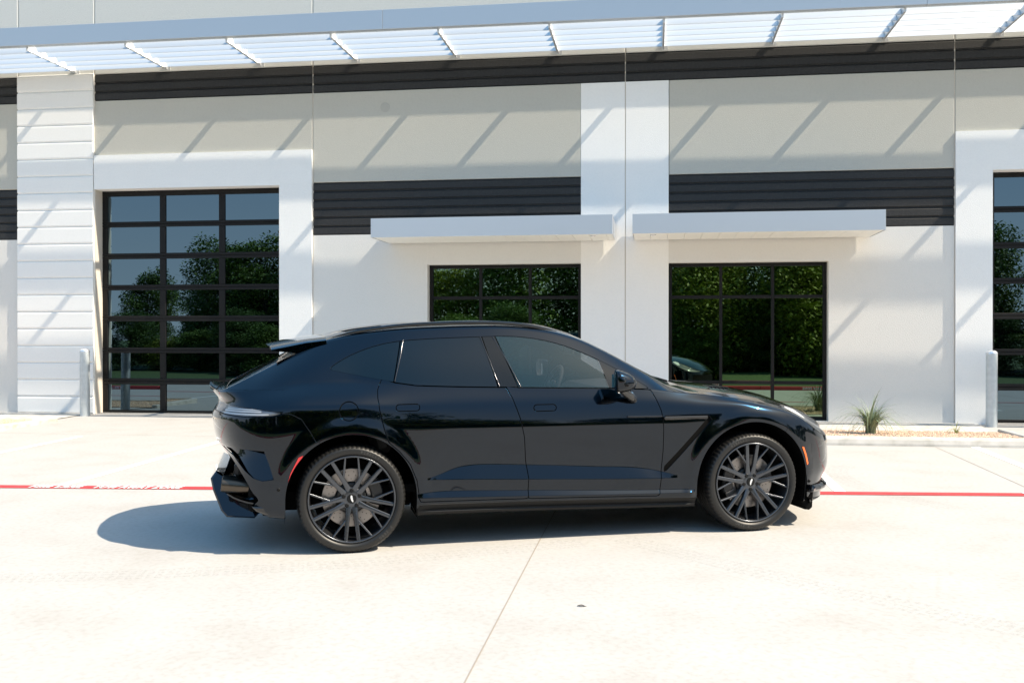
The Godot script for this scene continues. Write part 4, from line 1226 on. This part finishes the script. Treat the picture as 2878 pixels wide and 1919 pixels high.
	put(sp, "rear_spoiler", M.paint, car)
	# diffuser between the exhausts
	var df := MB.new()
	df.prism(pv([[-0.932, 0.562], [-0.972, 0.508], [-0.953, 0.424], [-0.895, 0.283], [-0.855, 0.238], [-0.66, 0.222], [-0.60, 0.28], [-0.66, 0.34], [-0.754, 0.345], [-0.807, 0.415], [-0.879, 0.530]]), Transform3D.IDENTITY, -0.60, 0.60, 0.012)
	for k in df.v.size():
		var p := df.v[k]; var f := 1.0 + (0.40 - p.y) * 0.62
		df.v[k] = Vector3(p.x, p.y, p.z * f)
		if absf(df.n[k].z) > 0.5: df.n[k] = (df.n[k] + Vector3(-0.12, 0.37, 0)).normalized()
	put(df, "diffuser", M.paint, car)
	var bk := MB.new(); bk.box(Vector3(-0.70, 0.30, -0.84), Vector3(-0.55, 0.70, 0.84), 0.02); put(bk, "bumper_core", M.black, car)
	var mesh_panel := MB.new(); mesh_panel.box(Vector3(-0.80, 0.52, -0.70), Vector3(-0.71, 0.64, 0.70), 0.03); put(mesh_panel, "rear_grille", M.trim, car)
	# side blade of the rear bumper
	for s in [1.0, -1.0]:
		var z0 := 0.62 if s > 0 else -0.945; var z1 := 0.945 if s > 0 else -0.62
		var fl := MB.new()
		fl.prism(soft(pv([[-0.86, 0.425], [-0.819, 0.433], [-0.723, 0.399], [-0.62, 0.414], [-0.50, 0.408], [-0.50, 0.350], [-0.672, 0.357], [-0.787, 0.384]]), 1), Transform3D.IDENTITY, z0, z1, 0.012)
		for k in fl.v.size():
			var p := fl.v[k]
			fl.v[k].z = p.z * (1.0 + clampf((p.x + 0.50) * 0.55, -0.3, 0.0)) + signf(s) * (0.40 - p.y) * 0.25
			if absf(fl.n[k].z) > 0.5: fl.n[k] = (fl.n[k] + Vector3(-0.25, 0.25, 0)).normalized()
		put(fl, "bumper_blade", M.paint, car)
		var lw := MB.new()
		lw.prism(pv([[-0.672, 0.353], [-0.448, 0.344], [-0.448, 0.263], [-0.53, 0.273], [-0.64, 0.319]]), Transform3D.IDENTITY, 0.60 if s > 0 else -0.935, 0.935 if s > 0 else -0.60, 0.010)
		put(lw, "bumper_lower", M.gloss, car)
	for s in [1.0, -1.0]:
		var ad := MB.new()
		ad.prism(pv([[3.60, 0.300], [3.70, 0.300], [3.69, 0.150], [3.665, 0.130], [3.625, 0.135], [3.60, 0.20]]), Transform3D.IDENTITY, 0.62 if s > 0 else -0.90, 0.90 if s > 0 else -0.62, 0.008)
		put(ad, "air_deflector", M.black, car)
	# front splitter in two layers
	for e in [[0.272, 0.330, 0.03], [0.190, 0.228, -0.03]]:
		var poly := PackedVector2Array()
		for k in 25:
			var a := -PI / 2 + PI * k / 24.0
			var cz: float = signf(sin(a)) * pow(absf(sin(a)), 2 / 2.8) * (0.955 + e[2] * 0.5); var cx: float = pow(maxf(0.0, cos(a)), 2 / 2.8) * (0.66 + e[2])
			poly.append(Vector2(3.36 + cx if absf(sin(a)) < 0.999 else 3.66, cz))
		# keep only the part ahead of the wheel
		var kept := PackedVector2Array()
		for p in poly:
			if p.x > 3.64: kept.append(p)
		kept.append(Vector2(3.64, kept[kept.size() - 1].y)); kept.append(Vector2(3.64, kept[0].y))
		var m := MB.new()
		m.prism(kept, Transform3D(Basis(Vector3(1, 0, 0), Vector3(0, 0, 1), Vector3(0, -1, 0)), Vector3.ZERO), -e[1], -e[0], 0.022)
		put(m, "splitter", M.paint if e[0] > 0.2 else M.gloss, car)

func side_z(x: float, y: float) -> float:
	var s := car_section(x)
	for k in range(2, SIDE_N - 1):
		if s[k].y <= y and s[k + 1].y >= y:
			return lerpf(s[k].z, s[k + 1].z, (y - s[k].y) / maxf(1e-5, s[k + 1].y - s[k].y))
	return s[SIDE_N - 1].z

func car_inside():
	var f := MB.new(); f.box(Vector3(0.0, 0.40, -0.86), Vector3(2.5, 0.46, 0.86)); put(f, "cabin_floor", M.black, car)
	var d := MB.new()
	d.prism(pv([[2.05, 0.80], [2.02, 1.02], [2.12, 1.10], [2.45, 1.12], [2.62, 1.05], [2.6, 0.6]]), Transform3D.IDENTITY, -0.80, 0.80, 0.02)
	put(d, "dashboard", M.seat, car)
	for s in [0.40, -0.40]:
		var m := MB.new()
		m.obox(Transform3D(Basis.from_euler(Vector3(0, 0, 0.35)), Vector3(1.13, 0.98, s)), Vector3(0.15, 0.66, 0.50), 0.05)
		m.obox(Transform3D(Basis(), Vector3(1.42, 0.68, s)), Vector3(0.52, 0.16, 0.52), 0.05)
		m.obox(Transform3D(Basis.from_euler(Vector3(0, 0, 0.25)), Vector3(1.00, 1.37, s)), Vector3(0.10, 0.20, 0.26), 0.04)
		put(m, "seat", M.seat, car)
	var rb := MB.new(); rb.obox(Transform3D(Basis.from_euler(Vector3(0, 0, 0.3)), Vector3(0.20, 0.95, 0)), Vector3(0.16, 0.62, 1.3), 0.05); put(rb, "rear_seat", M.seat, car)
	# steering wheel, on the far side
	var t := Transform3D(Basis(Vector3(0, 0, 1), Vector3(0.42, 0.91, 0), Vector3(-0.91, 0.42, 0)).orthonormalized(), Vector3(1.88, 1.085, -0.40))
	var path := PackedVector3Array()
	for k in 33: path.append(t * Vector3(cos(TAU * k / 32) * 0.18, sin(TAU * k / 32) * 0.175, 0))
	var w := MB.new()
	var rows := []
	for k in 33:
		var a := TAU * k / 32; var c := Vector3(cos(a), sin(a), 0); var row := PackedVector3Array()
		for q in 11:
			var b := TAU * q / 10
			row.append(t * (c * (0.178 + 0.017 * cos(b)) + Vector3(0, 0, 0.017 * sin(b))))
		rows.append(row)
	w.grid(rows, true)
	for a in [0.0, PI, -PI / 2]:
		w.obox(t * Transform3D(Basis.from_euler(Vector3(0, 0, a)), Vector3(cos(a), sin(a), 0) * 0.09), Vector3(0.17, 0.045, 0.014), 0.005)
	w.obox(t, Vector3(0.10, 0.09, 0.03), 0.012)
	put(w, "steering_wheel", M.seat, car)
	var rm := MB.new(); rm.obox(Transform3D(Basis.from_euler(Vector3(0, 0, -0.2)), Vector3(1.92, 1.40, 0)), Vector3(0.03, 0.07, 0.24), 0.012); put(rm, "inside_mirror", M.seat, car)

func car_under():
	var u := MB.new(); u.box(Vector3(0.50, 0.225, -0.86), Vector3(2.62, 0.34, 0.86), 0.02); u.box(Vector3(-0.75, 0.28, -0.62), Vector3(0.499, 0.42, 0.62), 0.02); u.box(Vector3(2.621, 0.225, -0.62), Vector3(3.75, 0.36, 0.62), 0.02)
	put(u, "underbody", M.black, car)
	for s in [1.0, -1.0]:
		for A in [ARCH_R, ARCH_F]:
			# arch liner: half barrel with an inner wall
			var rows := []
			for e in [[0.985, 0.0], [0.955, 0.004], [0.55, 0.006]]:
				var row := PackedVector3Array()
				row.append(Vector3(A.x + A.z + e[1], 0.22, s * e[0]))
				for k in 33:
					var a := PI * k / 32.0
					row.append(Vector3(A.x + cos(a) * (A.z + e[1]), A.y + sin(a) * (A.z + e[1]), s * e[0]))
				row.append(Vector3(A.x - A.z - e[1], 0.22, s * e[0]))
				rows.append(row)
			for r in rows.size():
				if r == 0:
					for k in rows[r].size():
						var p: Vector3 = rows[r][k]
						rows[r][k] = Vector3(p.x, p.y, s * (side_z(p.x, maxf(p.y, 0.26)) - 0.001))
			var m := MB.new(); m.grid(rows, s < 0)
			var disc := PackedVector2Array()
			for k in 33: disc.append(Vector2(A.x + cos(PI * k / 32.0) * (A.z + 0.01), A.y + sin(PI * k / 32.0) * (A.z + 0.01)))
			disc.append(Vector2(A.x - A.z, 0.25)); disc.append(Vector2(A.x + A.z, 0.25))
			m.prism(disc, Transform3D.IDENTITY, 0.53 if s > 0 else -0.55, 0.55 if s > 0 else -0.53)
			put(m, "wheel_arch_liner", M.black, car)

func wheel(x: float, s: float, turn: float, which: String):
	var h := holder("wheel", car)
	var R := 0.388; var hw := 0.150
	var t := Transform3D(Basis() if s > 0 else Basis(Vector3(-1, 0, 0), Vector3(0, 1, 0), Vector3(0, 0, -1)), Vector3(x, R - 0.004, s * (0.988 - hw)))
	# tyre: profile from the back bead over the tread to the front bead; shoulder notches are real
	var prof := [[0.318, -hw + 0.02], [0.335, -hw + 0.004], [0.355, -hw], [0.372, -hw + 0.012], [0.383, -hw + 0.035], [0.3865, -hw + 0.06]]
	for g in [-0.075, -0.025, 0.025, 0.075]:
		prof.append([0.3875, g - 0.007]); prof.append([0.380, g - 0.006]); prof.append([0.380, g + 0.006]); prof.append([0.3875, g + 0.007])
	prof += [[0.3865, hw - 0.06], [0.383, hw - 0.035], [0.377, hw - 0.020], [0.371, hw - 0.011], [0.364, hw - 0.003], [0.356, hw], [0.340, hw + 0.001], [0.330, hw - 0.002], [0.322, hw - 0.007], [0.316, hw - 0.014], [0.306, hw - 0.02]]
	var rows := []; var seg := 288
	for q in prof.size():
		var row := PackedVector3Array()
		for k in seg + 1:
			var a := TAU * k / seg; var r: float = prof[q][0]
			if (k % 4) == 0 and absf(prof[q][1]) > hw - 0.062 and r > 0.370: r -= 0.006
			row.append(t * Vector3(cos(a) * r, sin(a) * r, prof[q][1]))
		rows.append(row)
	var ty := MB.new(); ty.grid(rows, true, true)
	var tyre := put(ty, "tyre", M.rubber, h)
	if s > 0:
		for e in [["PIRELLI", 1.18 if which == "rear" else 1.95, 0.0], ["P ZERO", -0.80 if which == "rear" else -1.85, 0.0]]:
			var str: String = e[0]
			for k in str.length():
				if str[k] == " ": continue
				var lt := put_mesh(words(str[k], 0.019, 0.0012), "lettering", M.rubber_letter if M.has("rubber_letter") else letter_mat(), tyre)
				var a: float = e[1] - (k - (str.length() - 1) * 0.5) * 0.062
				if e[1] < 0: pass
				lt.transform = t * Transform3D(Basis.from_euler(Vector3(0, 0, a - PI / 2)), Vector3(cos(a) * 0.343, sin(a) * 0.343, hw + 0.0018))
	# rim barrel and lip
	var rb := MB.new()
	rb.lathe([[0.285, -hw + 0.03], [0.286, 0.02], [0.292, 0.075], [0.303, hw - 0.022]], t, 96)
	rb = flipped(rb)
	put(rb, "rim_barrel", M.barrel, h)
	var lip := MB.new(); lip.lathe([[0.306, hw - 0.030], [0.312, hw - 0.018], [0.3125, hw - 0.010], [0.308, hw - 0.0055], [0.301, hw - 0.006], [0.298, hw - 0.012], [0.296, hw - 0.045]], t, 96); put(lip, "rim_lip", M.rim, h)
	# spokes: five thick pairs, each thick spoke throwing off a thin one
	for k in 5:
		var c := -PI / 2 + turn + TAU * k / 5
		for sd in [-1.0, 1.0]:
			var sp := MB.new()
			var ax := Vector2(cos(c), sin(c)); var sx: Vector2 = Vector2(-sin(c), cos(c)) * sd
			var p0: Vector2 = ax * 0.055 + sx * 0.020; var p1: Vector2 = ax * 0.130 + sx * 0.029; var a2: float = c + sd * 0.152
			var p2 := Vector2(cos(a2), sin(a2)) * 0.299
			spoke(sp, t, [p0, p1, p2], [0.046, 0.031, 0.0285], [hw - 0.052, hw - 0.036, hw - 0.014], 0.034)
			put(sp, "spoke", M.rim, h)
			var th := MB.new()
			var q0: Vector2 = ax * 0.145 + sx * 0.034; var a3: float = c + sd * 0.475
			var q2 := Vector2(cos(a3), sin(a3)) * 0.299
			spoke(th, t, [ax * 0.115 + sx * 0.030, q0.lerp(q2, 0.06), q2], [0.022, 0.0165, 0.0140], [hw - 0.046, hw - 0.038, hw - 0.016], 0.026)
			put(th, "spoke", M.rim, h)
	# hub, bolts, cap
	var hb := MB.new(); hb.lathe([[0.086, hw - 0.095], [0.083, hw - 0.062], [0.074, hw - 0.054], [0.045, hw - 0.050], [0.034, hw - 0.050]], t, 40); put(hb, "hub", M.rim, h)
	for k in 5:
		var a := PI / 2 + turn + TAU * k / 5
		var bt := MB.new(); bt.lathe([[0.0145, hw - 0.060], [0.0145, hw - 0.0485], [0.011, hw - 0.047], [0.0001, hw - 0.047]], t * Transform3D(Basis(), Vector3(cos(a) * 0.059, sin(a) * 0.059, 0)), 16); put(bt, "wheel_bolt", M.trim, h)
	var cp := MB.new(); cp.lathe([[0.0335, hw - 0.055], [0.0335, hw - 0.047], [0.031, hw - 0.0455], [0.0001, hw - 0.044]], t, 32)
	var cap := put(cp, "hub_cap", M.trim, h)
	var em := MB.new()
	var wing := pv([[-0.006, 0.026], [0.003, 0.022], [0.006, 0.014], [0.004, 0.008], [0.009, 0.003], [0.007, -0.006], [0.011, -0.012], [0.010, -0.026], [0.003, -0.020], [-0.004, -0.010], [-0.008, 0.004], [-0.009, 0.016]])
	em.prism(wing, t * Transform3D(Basis.from_euler(Vector3(0, 0, 0.0 if which == "rear" else -0.55)), Vector3.ZERO), hw - 0.0455, hw - 0.0425)
	put(em, "emblem", M.silver, cap)
	# brake disc and caliper
	var bd := MB.new(); bd.lathe([[0.208, 0.022], [0.210, 0.048], [0.207, 0.050], [0.118, 0.050], [0.112, 0.040]], t, 72); put(bd, "brake_disc", M.disc, h)
	var hat := MB.new(); hat.lathe([[0.113, 0.02], [0.111, 0.060], [0.098, 0.070], [0.0001, 0.070]], t, 40); put(hat, "disc_hat", M.caliper, h)
	var holes := MB.new()
	for k in 60:
		var a := TAU * k / 60.0; var rr := 0.135 + 0.026 * (k % 3)
		holes.lathe([[0.0036, 0.0502], [0.0036, 0.0512], [0.0001, 0.0513]], t * Transform3D(Basis(), Vector3(cos(a) * rr, sin(a) * rr, 0)), 6)
	put(holes, "disc_holes", M.black, h)
	var ca := MB.new()
	var arc := PackedVector2Array()
	var mid := 0.25 if which == "rear" else PI - 0.15
	if s < 0: mid = PI - mid
	for k in 11: arc.append(Vector2(cos(mid - 0.55 + 0.11 * k), sin(mid - 0.55 + 0.11 * k)) * 0.232)
	for k in 11: arc.append(Vector2(cos(mid + 0.55 - 0.11 * k), sin(mid + 0.55 - 0.11 * k)) * 0.140)
	ca.prism(arc, t, 0.0, 0.082, 0.010)
	put(ca, "brake_caliper", M.caliper, h)
	var bp := MB.new(); bp.lathe([[0.270, -0.02], [0.0001, -0.02]], t, 32); put(bp, "dust_shield", M.black, h)

func letter_mat() -> Material:
	M.rubber_letter = plain(lin(0.055, 0.054, 0.052), 0.6)
	return M.rubber_letter

func flipped(m: MB) -> MB:
	var o := MB.new(); o.v = m.v
	for q in m.n: o.n.append(-q)
	for q in range(0, m.i.size(), 3): o.i.append(m.i[q]); o.i.append(m.i[q + 2]); o.i.append(m.i[q + 1])
	return o

# flat bar along three points in the wheel plane, ridged in the middle, depth d below its face
func spoke(m: MB, t: Transform3D, p: Array, w: Array, z: Array, d: float):
	var rows := []
	for k in 9:
		var u := k / 8.0
		var c: Vector2 = p[0].lerp(p[1], u * 2.0) if u < 0.5 else p[1].lerp(p[2], u * 2.0 - 1.0)
		var cw: float = lerpf(w[0], w[1], u * 2.0) if u < 0.5 else lerpf(w[1], w[2], u * 2.0 - 1.0)
		var cz: float = lerpf(z[0], z[1], u * 2.0) if u < 0.5 else lerpf(z[1], z[2], u * 2.0 - 1.0)
		var dir: Vector2 = (p[2] - p[0]).normalized()
		if u < 0.45: dir = (p[1] - p[0]).normalized().lerp(dir, u * 2.0).normalized()
		else: dir = (p[2] - p[1]).normalized()
		var nn := Vector2(-dir.y, dir.x) * cw * 0.5
		var row := PackedVector3Array()
		for e in [[1.0, -d], [1.0, -0.010], [0.93, -0.004], [0.72, 0.0], [0.0, 0.0005], [-0.72, 0.0], [-0.93, -0.004], [-1.0, -0.010], [-1.0, -d]]:
			var q: Vector2 = c + nn * e[0]
			row.append(t * Vector3(q.x, q.y, cz + e[1]))
		rows.append(row)
	m.grid(rows, false)

func build_small_things():
	# dry leaf on the slab
	var lf := MB.new()
	var rows := []
	for k in 7:
		var u := k / 6.0; var w := 0.016 * sin(PI * clampf(u, 0.04, 0.96))
		var c := Vector3(-0.045 + 0.09 * u, 0.006 + 0.012 * sin(u * 5.0) * u, 0)
		rows.append(PackedVector3Array([c + Vector3(0, 0.006, -w), c, c + Vector3(0, 0.007, w)]))
	lf.grid(rows)
	var o := put(lf, "dry_leaf", plain(lin(0.05, 0.035, 0.025), 0.8))
	o.position = Vector3(-0.418, lot_y(11.0), 11.0); o.scale = Vector3.ONE * 0.62; o.rotation.y = 0.3
	tag(o, "small dry brown leaf lying alone on the pale concrete", "leaf")
